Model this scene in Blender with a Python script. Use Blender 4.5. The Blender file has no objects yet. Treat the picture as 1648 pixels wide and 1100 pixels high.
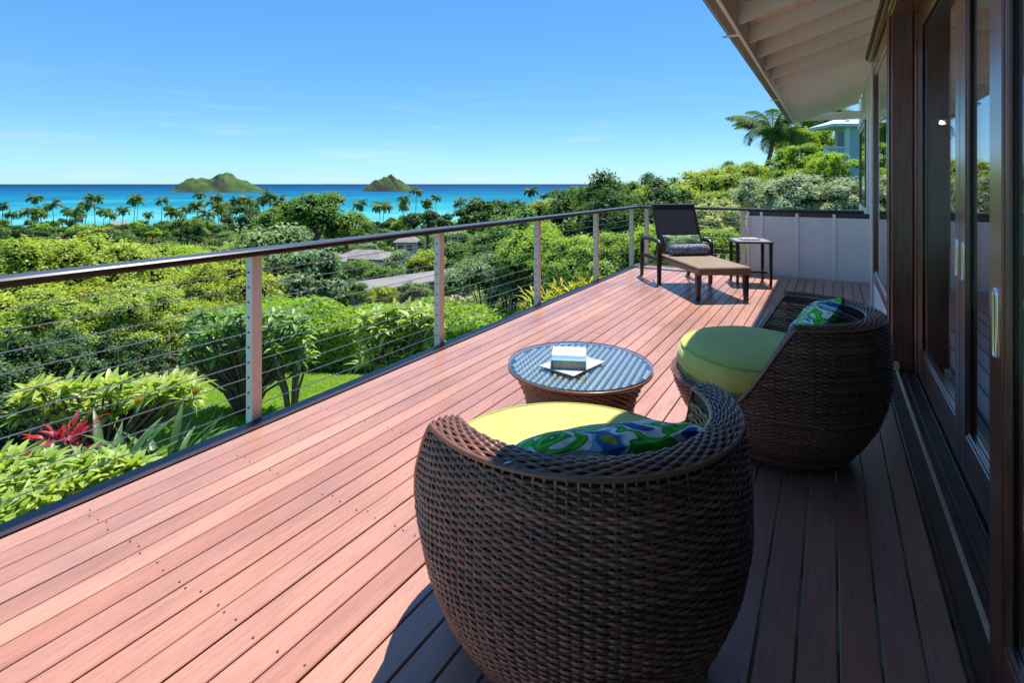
import bpy, math, random
import numpy as np
from mathutils import Vector, Matrix

# ------------------------------------------------------------------ camera, sky, sun, exposure
SC = bpy.context.scene
COL = SC.collection
H = 1.4                      # eye height above the deck
FPX, CX, CY0 = 850.0, 824.0, 296.0
TH = math.atan(514 / FPX)    # deck runs along +Y, camera turned left of it
CT, ST = math.cos(TH), math.sin(TH)
cam = bpy.data.cameras.new('camera'); camo = bpy.data.objects.new('camera', cam); COL.objects.link(camo)
camo.location = (0, 0, H); camo.rotation_euler = (math.pi / 2, 0, TH)
cam.sensor_width = 36; cam.lens = FPX / 1648 * 36; cam.shift_y = -(550 - CY0) / 1648
cam.clip_start = 0.05; cam.clip_end = 120000
SC.camera = camo

SUN = Vector((-0.03, 0.46, 1.0)).normalized()
SUN_EL = math.asin(SUN.z); SUN_AZ = math.atan2(SUN.x, SUN.y)
W = bpy.data.worlds.new('World'); SC.world = W; W.use_nodes = True
nt = W.node_tree; nt.nodes.clear()
def wn(t, **k):
    n = nt.nodes.new(t)
    for a, b in k.items(): setattr(n, a, b)
    return n
sky = wn('ShaderNodeTexSky', sky_type='NISHITA', sun_disc=False, sun_elevation=SUN_EL, sun_rotation=SUN_AZ,
         altitude=50, air_density=0.8, dust_density=0.05, ozone_density=1.0)
hs = wn('ShaderNodeHueSaturation'); gm = wn('ShaderNodeGamma'); gm.inputs['Gamma'].default_value = .5
hs.inputs['Saturation'].default_value = 1.75; hs.inputs['Value'].default_value = 1.0
tint = wn('ShaderNodeMixRGB', blend_type='MULTIPLY'); tint.inputs[0].default_value = 1; tint.inputs[2].default_value = (.46, .74, .98, 1)
tc = wn('ShaderNodeTexCoord'); sep = wn('ShaderNodeSeparateXYZ')
mp = wn('ShaderNodeMapping'); mp.inputs['Scale'].default_value = (2.2, 2.2, 26)
no = wn('ShaderNodeTexNoise'); no.inputs['Scale'].default_value = 2.2; no.inputs['Detail'].default_value = 7; no.inputs['Roughness'].default_value = .62
cr = wn('ShaderNodeValToRGB'); cr.color_ramp.elements[0].position = .53; cr.color_ramp.elements[1].position = .80
er = wn('ShaderNodeValToRGB')
er.color_ramp.elements[0].position = 0.0; er.color_ramp.elements[0].color = (.4, .4, .4, 1)
er.color_ramp.elements[1].position = .2; er.color_ramp.elements[1].color = (0, 0, 0, 1)
e = er.color_ramp.elements.new(.05); e.color = (.35, .35, .35, 1)
e = er.color_ramp.elements.new(.13); e.color = (.2, .2, .2, 1)
mu = wn('ShaderNodeMath', operation='MULTIPLY')
mx = wn('ShaderNodeMixRGB'); mx.inputs[2].default_value = (2.1, 2.2, 2.3, 1)
bg = wn('ShaderNodeBackground'); bg.inputs['Strength'].default_value = .118
wo = wn('ShaderNodeOutputWorld')
L = nt.links.new
L(sky.outputs[0], gm.inputs['Color']); L(gm.outputs[0], hs.inputs['Color']); L(tc.outputs['Generated'], sep.inputs[0]); L(tc.outputs['Generated'], mp.inputs[0])
L(mp.outputs[0], no.inputs['Vector']); L(no.outputs['Fac'], cr.inputs[0]); L(sep.outputs['Z'], er.inputs[0])
L(cr.outputs[0], mu.inputs[0]); L(er.outputs[0], mu.inputs[1]); L(mu.outputs[0], mx.inputs[0])
L(hs.outputs[0], tint.inputs[1]); L(tint.outputs[0], mx.inputs[1]); L(mx.outputs[0], bg.inputs['Color']); L(bg.outputs[0], wo.inputs[0])

sl = bpy.data.lights.new('sun', 'SUN'); slo = bpy.data.objects.new('sun', sl); COL.objects.link(slo)
sl.energy = 2.0; sl.angle = math.radians(.53); sl.color = (1.0, .955, .90)
slo.rotation_euler = SUN.to_track_quat('Z', 'Y').to_euler(); slo.location = (0, 0, 30)

vs = SC.view_settings
vs.view_transform = 'Standard'; vs.look = 'None'; vs.gamma = 1; vs.use_curve_mapping = False; vs.exposure = 1.9
cy = SC.cycles
cy.use_denoising = True; cy.max_bounces = 10; cy.diffuse_bounces = 7; cy.glossy_bounces = 4; cy.transmission_bounces = 4
cy.transparent_max_bounces = 10; cy.caustics_reflective = False; cy.caustics_refractive = False; cy.sample_clamp_indirect = 8

# ------------------------------------------------------------------ helpers
RN = np.random.RandomState(7)
def at(px, py, D):
    """world point at depth D seen at pixel (px,py) of the 1648x1100 photograph"""
    r = (px - CX) / FPX * D; z = H + (CY0 - py) / FPX * D
    return Vector((r * CT - D * ST, r * ST + D * CT, z))

def link(o, parent=None):
    COL.objects.link(o)
    if parent is not None: o.parent = parent
    return o
def mesh(name, verts, faces, mats, smooth=False, fm=None):
    me = bpy.data.meshes.new(name)
    me.from_pydata([tuple(v) for v in verts], [], [tuple(f) for f in faces])
    for m in (mats if isinstance(mats, (list, tuple)) else [mats]): me.materials.append(m)
    if fm is not None: me.polygons.foreach_set('material_index', np.asarray(fm, dtype=np.int32))
    if smooth: me.polygons.foreach_set('use_smooth', np.ones(len(me.polygons), dtype=bool))
    me.update(); return me
def qmesh(name, V, Q, mats, smooth=False):
    """fast mesh from numpy quads (or triangles)"""
    V = np.asarray(V, dtype=np.float32).reshape(-1, 3); Q = np.asarray(Q, dtype=np.int32); k = Q.shape[1]
    me = bpy.data.meshes.new(name)
    me.vertices.add(len(V)); me.vertices.foreach_set('co', V.ravel())
    me.loops.add(Q.size); me.loops.foreach_set('vertex_index', Q.ravel())
    me.polygons.add(len(Q)); me.polygons.foreach_set('loop_start', np.arange(0, Q.size, k, dtype=np.int32))
    me.polygons.foreach_set('loop_total', np.full(len(Q), k, dtype=np.int32))
    if smooth: me.polygons.foreach_set('use_smooth', np.ones(len(Q), dtype=bool))
    for m in (mats if isinstance(mats, (list, tuple)) else [mats]): me.materials.append(m)
    me.update(calc_edges=True); me.validate(); return me
def obj(name, me, parent=None, loc=(0, 0, 0), rot=(0, 0, 0), scale=(1, 1, 1)):
    o = bpy.data.objects.new(name, me); o.location = loc; o.rotation_euler = rot; o.scale = scale
    return link(o, parent)
def thing(name, label, cat, loc=(0, 0, 0), rz=0, group=None):
    o = bpy.data.objects.new(name, None); o.empty_display_size = .1
    o.location = loc; o.rotation_euler = (0, 0, rz); link(o); return tag(o, label, cat, group)
def tag(o, label=None, cat=None, group=None, kind=None):
    if label: o['label'] = label
    if cat: o['category'] = cat
    if group: o['group'] = group
    if kind: o['kind'] = kind
    return o

class MB:
    """collects boxes, prisms, tubes and lathes into one mesh"""
    def __init__(s): s.v = []; s.f = []
    def add(s, v, f):
        b = len(s.v); s.v += [tuple(x) for x in v]; s.f += [tuple(i + b for i in q) for q in f]; return s
    def box(s, x0, x1, y0, y1, z0, z1, bev=0.0, mtx=None):
        if bev <= 0:
            v = [(x, y, z) for z in (z0, z1) for y in (y0, y1) for x in (x0, x1)]
            f = [(0, 2, 3, 1), (4, 5, 7, 6), (0, 1, 5, 4), (2, 6, 7, 3), (0, 4, 6, 2), (1, 3, 7, 5)]
        else:
            b = min(bev, (x1 - x0) * .45, (y1 - y0) * .45, (z1 - z0) * .45); v = []
            for z, i in ((z0, b), (z0 + b, 0), (z1 - b, 0), (z1, b)):
                X0, X1, Y0, Y1 = x0 + i, x1 - i, y0 + i, y1 - i
                c = b if i == 0 else 0
                if c: v += [(X0 + c, Y0, z), (X1 - c, Y0, z), (X1, Y0 + c, z), (X1, Y1 - c, z), (X1 - c, Y1, z), (X0 + c, Y1, z), (X0, Y1 - c, z), (X0, Y0 + c, z)]
                else: v += [(X0, Y0, z), (X1, Y0, z), (X1, Y0, z), (X1, Y1, z), (X1, Y1, z), (X0, Y1, z), (X0, Y1, z), (X0, Y0, z)]
            f = []
            for k in range(3):
                for i in range(8):
                    j = (i + 1) % 8; f.append((k * 8 + i, k * 8 + j, k * 8 + 8 + j, k * 8 + 8 + i))
            f.append(tuple(range(7, -1, -1))); f.append(tuple(range(24, 32)))
        if mtx is not None: v = [mtx @ Vector(p) for p in v]
        return s.add(v, f)
    def tube(s, pts, rad, n=8, cap=True):
        pts = [Vector(p) for p in pts]; m = len(pts)
        if not hasattr(rad, '__len__'): rad = [rad] * m
        up = None; v = []
        for i, p in enumerate(pts):
            t = (pts[min(i + 1, m - 1)] - pts[max(i - 1, 0)]).normalized()
            if up is None: up = Vector((0, 0, 1)) if abs(t.z) < .9 else Vector((1, 0, 0))
            a = t.cross(up).normalized(); up = a.cross(t).normalized()
            for k in range(n):
                w = 2 * math.pi * k / n; v.append(p + (a * math.cos(w) + up * math.sin(w)) * rad[i])
        f = [(i * n + k, i * n + (k + 1) % n, (i + 1) * n + (k + 1) % n, (i + 1) * n + k) for i in range(m - 1) for k in range(n)]
        if cap: f += [tuple(range(n - 1, -1, -1)), tuple((m - 1) * n + k for k in range(n))]
        return s.add(v, f)
    def lathe(s, prof, n=48, cen=(0, 0), sx=1, sy=1):
        v = [(cen[0] + r * math.cos(2 * math.pi * k / n) * sx, cen[1] + r * math.sin(2 * math.pi * k / n) * sy, z) for r, z in prof for k in range(n)]
        f = [(i * n + k, i * n + (k + 1) % n, (i + 1) * n + (k + 1) % n, (i + 1) * n + k) for i in range(len(prof) - 1) for k in range(n)]
        f += [tuple(range(n - 1, -1, -1)), tuple((len(prof) - 1) * n + k for k in range(n))]
        return s.add(v, f)
    def prism(s, poly, z0, z1):
        n = len(poly); v = [(x, y, z0) for x, y in poly] + [(x, y, z1) for x, y in poly]
        f = [(i, (i + 1) % n, n + (i + 1) % n, n + i) for i in range(n)] + [tuple(range(n - 1, -1, -1)), tuple(range(n, 2 * n))]
        return s.add(v, f)
    def build(s, name, m, parent=None, smooth=False, **k):
        return obj(name, mesh(name, s.v, s.f, m, smooth), parent, **k)

# ------------------------------------------------------------------ materials
def M(name, color=(.5, .5, .5), rough=.6, spec=.5, metal=0, fn=None, coat=0):
    m = bpy.data.materials.new(name); m.use_nodes = True; t = m.node_tree; b = t.nodes['Principled BSDF']
    b.inputs['Base Color'].default_value = (*color, 1); b.inputs['Roughness'].default_value = rough
    b.inputs['Specular IOR Level'].default_value = spec; b.inputs['Metallic'].default_value = metal
    if coat: b.inputs['Coat Weight'].default_value = coat; b.inputs['Coat Roughness'].default_value = .22
    if fn: fn(t, b)
    return m
def N(t, typ, **k):
    n = t.nodes.new(typ)
    for a, b in k.items():
        if a in n.inputs: n.inputs[a].default_value = b
        else: setattr(n, a, b)
    return n
def noise(t, scale=5, detail=4, rough=.55, vec=None, sc=(1, 1, 1), coord='pos'):
    if vec is None:
        if coord == 'pos': vec = N(t, 'ShaderNodeNewGeometry').outputs['Position']
        else: vec = N(t, 'ShaderNodeTexCoord').outputs['Object']
    mp = N(t, 'ShaderNodeMapping'); mp.inputs['Scale'].default_value = sc; t.links.new(vec, mp.inputs[0])
    n = N(t, 'ShaderNodeTexNoise'); n.inputs['Scale'].default_value = scale; n.inputs['Detail'].default_value = detail; n.inputs['Roughness'].default_value = rough
    t.links.new(mp.outputs[0], n.inputs['Vector']); return n
def ramp(t, src, stops, interp='LINEAR'):
    r = N(t, 'ShaderNodeValToRGB'); r.color_ramp.interpolation = interp; el = r.color_ramp.elements
    while len(el) < len(stops): el.new(.5)
    for e_, (p, c) in zip(el, stops):
        e_.position = p; e_.color = (*c, 1) if len(c) == 3 else c
    t.links.new(src, r.inputs[0]); return r
def mix(t, f, a, b, mode='MIX'):
    m = N(t, 'ShaderNodeMixRGB'); m.blend_type = mode
    for i, x in ((0, f), (1, a), (2, b)):
        if isinstance(x, (int, float)): m.inputs[i].default_value = x
        elif isinstance(x, tuple): m.inputs[i].default_value = (*x, 1)
        else: t.links.new(x, m.inputs[i])
    return m
def bump(t, b, h, strength=.3, dist=.01):
    n = N(t, 'ShaderNodeBump'); n.inputs['Strength'].default_value = strength; n.inputs['Distance'].default_value = dist
    t.links.new(h, n.inputs['Height']); t.links.new(n.outputs[0], b.inputs['Normal'])

def deckwood(t, b):
    oi = N(t, 'ShaderNodeObjectInfo')
    c = ramp(t, oi.outputs['Random'], [(0, (.41, .185, .125)), (.2, (.45, .225, .16)), (.42, (.49, .24, .165)), (.6, (.43, .215, .16)), (.8, (.52, .28, .20)), (1, (.47, .22, .145))])
    g = noise(t, 14, 6, .65, sc=(5, .28, 1)); g2 = noise(t, 1.3, 3, .5, sc=(2.2, .6, 1)); g3 = noise(t, 60, 3, .6, sc=(6, .5, 1))
    k = ramp(t, g.outputs['Fac'], [(.3, (.80, .76, .74)), (.7, (1.12, 1.1, 1.1))])
    k2 = ramp(t, g2.outputs['Fac'], [(.3, (.80, .80, .84)), (.65, (1.12, 1.08, 1.04))])
    k3 = ramp(t, g3.outputs['Fac'], [(.35, (.9, .9, .9)), (.65, (1.06, 1.06, 1.06))])
    c1 = mix(t, 1, c.outputs[0], k.outputs[0], 'MULTIPLY'); c2 = mix(t, 1, c1.outputs[0], k2.outputs[0], 'MULTIPLY'); c3 = mix(t, 1, c2.outputs[0], k3.outputs[0], 'MULTIPLY')
    t.links.new(c3.outputs[0], b.inputs['Base Color'])
    r = ramp(t, g2.outputs['Fac'], [(.3, (.30, .30, .30)), (.7, (.46, .46, .46))]); t.links.new(r.outputs[0], b.inputs['Roughness'])
    bump(t, b, g3.outputs['Fac'], .18, .002)
m_deck = M('deck_wood', rough=.4, spec=.65, fn=deckwood, coat=.2)
m_gapdark = M('joist_wood', (.03, .02, .016), .9)
def railwood(t, b):
    g = noise(t, 10, 5, .6, sc=(5, .4, 5))
    c = ramp(t, g.outputs['Fac'], [(.3, (.020, .009, .008)), (.7, (.055, .022, .016))]); t.links.new(c.outputs[0], b.inputs['Base Color'])
    bump(t, b, g.outputs['Fac'], .1, .002)
m_rail = M('dark_rail_wood', rough=.28, spec=.5, fn=railwood)
def edgewood(t, b):
    g = noise(t, 12, 5, .6, sc=(5, .4, 5))
    c = ramp(t, g.outputs['Fac'], [(.3, (.030, .017, .022)), (.7, (.075, .036, .036))]); t.links.new(c.outputs[0], b.inputs['Base Color'])
m_edge = M('dark_border_board', rough=.34, spec=.5, fn=edgewood)
def mahogany(t, b):
    g = noise(t, 7, 6, .6, sc=(9, 9, .6)); g2 = noise(t, 1.2, 2, .5)
    c = ramp(t, g.outputs['Fac'], [(.25, (.09, .026, .015)), (.55, (.19, .065, .034)), (.8, (.27, .10, .05))])
    k = ramp(t, g2.outputs['Fac'], [(.3, (.8, .8, .8)), (.7, (1.15, 1.1, 1.1))])
    c1 = mix(t, 1, c.outputs[0], k.outputs[0], 'MULTIPLY'); t.links.new(c1.outputs[0], b.inputs['Base Color'])
    bump(t, b, g.outputs['Fac'], .08, .002)
m_mahog = M('mahogany', rough=.22, spec=.5, fn=mahogany, coat=.5)
def sillw(t, b):
    g = noise(t, 9, 6, .65, sc=(4, .5, 4)); g2 = noise(t, 3.5, 4, .6)
    c = ramp(t, g.outputs['Fac'], [(.3, (.055, .034, .024)), (.7, (.12, .07, .045))])
    k = ramp(t, g2.outputs['Fac'], [(.35, (.7, .7, .72)), (.7, (1.2, 1.12, 1.05))])
    c1 = mix(t, 1, c.outputs[0], k.outputs[0], 'MULTIPLY'); t.links.new(c1.outputs[0], b.inputs['Base Color'])
m_sill = M('weathered_sill', rough=.42, fn=sillw)
def paint(c0, var=.06, sc=3):
    def f(t, b):
        g = noise(t, sc, 5, .6); g2 = noise(t, 70, 2, .5)
        c = ramp(t, g.outputs['Fac'], [(.3, tuple(x * (1 - var * 2) for x in c0)), (.7, c0)]); t.links.new(c.outputs[0], b.inputs['Base Color'])
        bump(t, b, g2.outputs['Fac'], .08, .002)
    return f
m_cream = M('cream_paint', rough=.55, fn=paint((.86, .80, .71), .04))
m_white = M('white_trim_paint', rough=.45, fn=paint((.90, .87, .82), .04))
m_grey = M('pale_grey_panel_paint', rough=.6, fn=paint((.86, .83, .78), .05, 2))
m_post = M('post_paint', rough=.5, fn=paint((.78, .67, .55), .07, 6))
m_steel = M('steel_cable', (.70, .70, .68), .38, metal=.35)
m_chrome = M('brushed_nickel', (.72, .72, .70), .22, metal=1)
m_gutter = M('gutter_paint', rough=.5, fn=paint((.20, .165, .145), .15, 2))
m_darkcap = M('dark_drip_cap', (.035, .028, .024), .45)
m_oak = M('pale_wood_strip', rough=.5, fn=paint((.74, .56, .36), .12, 8))
m_screw = M('screw_head', (.09, .06, .05), .5, metal=.3)
m_roof = M('roof_shingle', rough=.9, fn=paint((.12, .11, .10), .2, 3))

def glassmat(name, tint=(.82, .9, .88), f0=.05):
    m = bpy.data.materials.new(name); m.use_nodes = True; t = m.node_tree; t.nodes.clear()
    o = N(t, 'ShaderNodeOutputMaterial'); tr = N(t, 'ShaderNodeBsdfTransparent'); tr.inputs[0].default_value = (*tint, 1)
    gl = N(t, 'ShaderNodeBsdfGlossy'); gl.inputs['Roughness'].default_value = .0; gl.inputs['Color'].default_value = (1, 1, 1, 1)
    geo = N(t, 'ShaderNodeNewGeometry'); dp = N(t, 'ShaderNodeVectorMath', operation='DOT_PRODUCT'); l = t.links.new
    l(geo.outputs['Incoming'], dp.inputs[0]); l(geo.outputs['Normal'], dp.inputs[1])
    ab = N(t, 'ShaderNodeMath', operation='ABSOLUTE'); l(dp.outputs['Value'], ab.inputs[0])
    iv = N(t, 'ShaderNodeMath', operation='SUBTRACT'); iv.inputs[0].default_value = 1; l(ab.outputs[0], iv.inputs[1])
    pw = N(t, 'ShaderNodeMath', operation='POWER'); pw.inputs[1].default_value = 4.2; l(iv.outputs[0], pw.inputs[0])
    a = N(t, 'ShaderNodeMath', operation='MULTIPLY_ADD'); a.inputs[1].default_value = 1 - f0; a.inputs[2].default_value = f0; a.use_clamp = True; l(pw.outputs[0], a.inputs[0])
    mxs = N(t, 'ShaderNodeMixShader')
    l(a.outputs[0], mxs.inputs[0]); l(tr.outputs[0], mxs.inputs[1]); l(gl.outputs[0], mxs.inputs[2]); l(mxs.outputs[0], o.inputs[0])
    return m
m_glass = glassmat('window_glass', (.75, .80, .80), .07)
m_tglass = glassmat('table_glass', (.90, .95, .94), .05)
m_gedge = M('glass_edge_green', (.10, .32, .25), .15)

def wick(t, b):
    g = noise(t, 9, 4, .6); geo = N(t, 'ShaderNodeNewGeometry')
    c = ramp(t, geo.outputs['Random Per Island'], [(0, (.10, .042, .025)), (.5, (.18, .077, .046)), (1, (.27, .12, .07))])
    k = ramp(t, g.outputs['Fac'], [(.3, (.75, .72, .7)), (.7, (1.2, 1.15, 1.1))])
    c1 = mix(t, 1, c.outputs[0], k.outputs[0], 'MULTIPLY'); t.links.new(c1.outputs[0], b.inputs['Base Color'])
m_wick = M('brown_wicker', rough=.25, spec=.6, fn=wick)
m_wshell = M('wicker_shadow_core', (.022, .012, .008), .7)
def wtop(t, b):
    geo = N(t, 'ShaderNodeNewGeometry')
    c = ramp(t, geo.outputs['Random Per Island'], [(0, (.34, .32, .30)), (1, (.48, .45, .42))]); t.links.new(c.outputs[0], b.inputs['Base Color'])
m_wtop = M('table_top_wicker', rough=.4, fn=wtop)
m_sling = M('dark_sling_fabric', (.012, .013, .022), .75)
def tanw(t, b):
    vec = N(t, 'ShaderNodeTexCoord').outputs['Object']
    ch = N(t, 'ShaderNodeTexChecker'); ch.inputs['Scale'].default_value = 70; ch.inputs[1].default_value = (.27, .175, .105, 1); ch.inputs[2].default_value = (.19, .12, .07, 1)
    t.links.new(vec, ch.inputs[0]); g = noise(t, 8, 3); k = ramp(t, g.outputs['Fac'], [(.3, (.85, .85, .85)), (.7, (1.12, 1.1, 1.1))])
    c = mix(t, 1, ch.outputs[0], k.outputs[0], 'MULTIPLY'); t.links.new(c.outputs[0], b.inputs['Base Color'])
m_tanweave = M('tan_woven_seat', rough=.6, fn=tanw)
m_dkwood = M('dark_furniture', (.030, .018, .013), .4)
def cloth(c0, c1, sc=6):
    def f(t, b):
        g = noise(t, sc, 3, .5); g2 = noise(t, 900, 1, .5)
        c = ramp(t, g.outputs['Fac'], [(.3, c0), (.7, c1)]); t.links.new(c.outputs[0], b.inputs['Base Color']); bump(t, b, g2.outputs['Fac'], .12, .001)
        b.inputs['Sheen Weight'].default_value = .2
    return f
m_lime = M('lime_canvas', rough=.85, spec=.2, fn=cloth((.52, .55, .12), (.58, .61, .15)))
m_piping = M('lime_piping', rough=.8, spec=.2, fn=cloth((.36, .40, .10), (.42, .45, .12)))
def floral(seed, sc, stops):
    def f(t, b):
        vec = N(t, 'ShaderNodeTexCoord').outputs['Object']
        mp = N(t, 'ShaderNodeMapping'); mp.inputs['Location'].default_value = (seed, seed * .7, 0); mp.inputs['Scale'].default_value = (.75, 1.9, 1); mp.inputs['Rotation'].default_value = (0, 0, .5); t.links.new(vec, mp.inputs[0])
        w = N(t, 'ShaderNodeTexNoise'); w.inputs['Scale'].default_value = sc; w.inputs['Detail'].default_value = 1.5; w.inputs['Distortion'].default_value = 1.6
        t.links.new(mp.outputs[0], w.inputs['Vector'])
        c = ramp(t, w.outputs['Fac'], stops, 'CONSTANT')
        w2 = N(t, 'ShaderNodeTexNoise'); w2.inputs['Scale'].default_value = sc * 5; w2.inputs['Detail'].default_value = 3; t.links.new(mp.outputs[0], w2.inputs['Vector'])
        k = ramp(t, w2.outputs['Fac'], [(.35, (.55, .6, .6)), (.6, (1.15, 1.15, 1.1))])
        c1 = mix(t, .8, c.outputs[0], k.outputs[0], 'MULTIPLY'); t.links.new(c1.outputs[0], b.inputs['Base Color'])
    return f
FL = [(0, (.02, .10, .38)), (.35, (.78, .82, .78)), (.41, (.04, .42, .03)), (.455, (.09, .62, .05)), (.50, (.02, .26, .03)), (.525, (.80, .84, .80)), (.575, (.25, .45, .62)), (.605, (.03, .14, .42)), (.64, (.30, .42, .04)), (.69, (.78, .82, .78))]
m_floral = M('green_blue_floral', rough=.7, spec=.3, fn=floral(3.1, 5.5, FL))
m_floral2 = M('blue_leaf_print', rough=.75, spec=.3, fn=floral(8.4, 16, [(0, (.04, .05, .12)), (.42, (.30, .34, .42)), (.5, (.06, .07, .16)), (.56, (.42, .46, .50)), (.62, (.05, .06, .13))]))
m_floral3 = M('green_leaf_print', rough=.75, spec=.3, fn=floral(5.2, 12, [(0, (.05, .16, .04)), (.44, (.30, .40, .16)), (.52, (.08, .22, .05)), (.6, (.45, .5, .3))]))

# foliage: diffuse + translucent + a little gloss, hue by leaf and by plant
def leafmat(name, lo, hi, trans=.35, rough=.5, gloss=.02, vein=False):
    m = bpy.data.materials.new(name); m.use_nodes = True; t = m.node_tree; t.nodes.clear(); l = t.links.new
    o = N(t, 'ShaderNodeOutputMaterial'); geo = N(t, 'ShaderNodeNewGeometry'); oi = N(t, 'ShaderNodeObjectInfo')
    c = ramp(t, geo.outputs['Random Per Island'], [(0, lo), (.55, tuple((a + b) / 2 for a, b in zip(lo, hi))), (1, hi)])
    k = ramp(t, oi.outputs['Random'], [(0, (.78, .82, .8)), (.5, (1, 1, 1)), (1, (1.22, 1.12, .95))])
    c0 = mix(t, 1, c.outputs[0], k.outputs[0], 'MULTIPLY')
    g_ = noise(t, .55, 4, .65); kk = ramp(t, g_.outputs['Fac'], [(.28, (.62, .80, .85)), (.48, (1, 1, 1)), (.62, (1.05, 1.0, .9)), (.8, (1.45, 1.15, .75))])
    c1 = mix(t, 1, c0.outputs[0], kk.outputs[0], 'MULTIPLY')
    d = N(t, 'ShaderNodeBsdfDiffuse'); tl = N(t, 'ShaderNodeBsdfTranslucent'); g = N(t, 'ShaderNodeBsdfGlossy'); g.inputs['Roughness'].default_value = rough
    ct = mix(t, 1, c1.outputs[0], (1.25, 1.2, .55), 'MULTIPLY')
    l(c1.outputs[0], d.inputs[0]); l(ct.outputs[0], tl.inputs[0])
    a = N(t, 'ShaderNodeMixShader'); a.inputs[0].default_value = trans; l(d.outputs[0], a.inputs[1]); l(tl.outputs[0], a.inputs[2])
    b = N(t, 'ShaderNodeMixShader'); b.inputs[0].default_value = gloss; l(a.outputs[0], b.inputs[1]); l(g.outputs[0], b.inputs[2]); l(b.outputs[0], o.inputs[0])
    return m
lf_yel = leafmat('yellow_green_leaves', (0.227, 0.398, 0.067), (0.600, 0.660, 0.138), .45)
lf_mid = leafmat('mid_green_leaves', (0.109, 0.238, 0.065), (0.292, 0.474, 0.119), .38)
lf_dark = leafmat('dark_green_leaves', (0.053, 0.126, 0.047), (0.150, 0.264, 0.090), .32)
lf_grey = leafmat('grey_green_leaves', (0.161, 0.284, 0.153), (0.360, 0.491, 0.264), .33)
lf_pale = leafmat('pale_silver_leaves', (0.296, 0.420, 0.196), (0.600, 0.660, 0.500), .35)
lf_lime = leafmat('lime_leaves', (0.203, 0.423, 0.048), (0.490, 0.660, 0.098), .42)
lf_plum = leafmat('plumeria_leaves', (0.276, 0.438, 0.071), (0.583, 0.660, 0.156), .42, .4, .035)
lf_plumd = leafmat('plumeria_leaves_deep', (0.146, 0.301, 0.087), (0.365, 0.566, 0.160), .38, .4, .035)
lf_red = leafmat('red_leaves', (0.238, 0.012, 0.021), (0.600, 0.030, 0.052), .35, .4, .03)
lf_strap = leafmat('strap_leaves', (0.067, 0.164, 0.059), (0.178, 0.312, 0.089), .3, .4, .03)
lf_yellow = leafmat('yellow_leaves', (0.564, 0.446, 0.018), (0.600, 0.660, 0.045), .35)
lf_palm = leafmat('palm_fronds', (0.075, 0.149, 0.030), (0.178, 0.283, 0.059), .3, .5, .02)
lf_orange = leafmat('orange_petals', (0.600, 0.297, 0.030), (0.600, 0.446, 0.059), .3)
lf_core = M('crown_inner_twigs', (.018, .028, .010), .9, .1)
def bark(t, b):
    g = noise(t, 8, 5, .6, coord='obj'); c = ramp(t, g.outputs['Fac'], [(.3, (.10, .075, .055)), (.7, (.22, .18, .14))]); t.links.new(c.outputs[0], b.inputs['Base Color']); bump(t, b, g.outputs['Fac'], .4, .02)
m_bark = M('bark', rough=.9, spec=.2, fn=bark)

# ------------------------------------------------------------------ terrain, lawn, sea, islands
TPX = [-1500, -400, 0, 400, 750, 900, 1000, 1150, 1300, 1450, 2600]
TD = [1.5, 6, 12, 20, 35, 60, 100, 170, 260, 380, 470, 505, 620]
TZ = [[-2.6] * 11, [-2.6] * 11,
      [-2.8, -2.8, -2.8, -2.8, -2.7, -2.5, -2.1, -1.6, -1.2, -1, -1],
      [-5, -5, -4.8, -4.5, -4.0, -3, -2, -1.2, -.8, -.3, 0],
      [-9, -9, -9, -8.3, -6.6, -4, -2.2, -.9, .4, 1.6, 3],
      [-14, -14, -14, -13, -10.5, -6.5, -3, -.6, 2.2, 5, 8],
      [-20, -20, -20, -19, -17, -11, -5, -1, 6, 12, 18],
      [-27, -27, -27, -26, -24, -18, -11, -5, 11, 22, 30],
      [-32, -32, -32, -31, -30, -26, -19, -12, 14, 32, 45],
      [-35, -35, -35, -35, -34, -32, -27, -20, 14, 40, 60],
      [-37, -37, -37, -37, -37, -36, -33, -28, 8, 35, 55],
      [-39.5, -39.5, -39.5, -39.5, -39.5, -39.5, -38.6, -34, 2, 30, 50],
      [-46, -46, -46, -46, -46, -46, -46, -44, -20, 10, 30]]
SEA = -38.0
def ground_pd(px, D):
    px = min(max(px, TPX[0]), TPX[-1]); D = min(max(D, TD[0]), TD[-1])
    i = max(0, min(len(TPX) - 2, int(np.searchsorted(TPX, px, 'right')) - 1)); j = max(0, min(len(TD) - 2, int(np.searchsorted(TD, D, 'right')) - 1))
    a = (px - TPX[i]) / (TPX[i + 1] - TPX[i]); b = (D - TD[j]) / (TD[j + 1] - TD[j])
    return (TZ[j][i] * (1 - a) + TZ[j][i + 1] * a) * (1 - b) + (TZ[j + 1][i] * (1 - a) + TZ[j + 1][i + 1] * a) * b
def ground(p):
    D = max(1.5, -p[0] * ST + p[1] * CT); r = p[0] * CT + p[1] * ST
    return ground_pd(CX + FPX * r / D, D)
def groundm(t, b):
    g = noise(t, .35, 6, .65); g2 = noise(t, 9, 4, .6)
    c = ramp(t, g.outputs['Fac'], [(.3, (.028, .040, .012)), (.5, (.055, .075, .020)), (.7, (.085, .080, .035))])
    k = ramp(t, g2.outputs['Fac'], [(.3, (.65, .65, .6)), (.7, (1.25, 1.2, 1.15))]); c1 = mix(t, 1, c.outputs[0], k.outputs[0], 'MULTIPLY')
    t.links.new(c1.outputs[0], b.inputs['Base Color']); bump(t, b, g2.outputs['Fac'], .6, .15)
m_ground = M('hillside_soil_and_scrub', rough=.95, spec=.1, fn=groundm)
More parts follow.
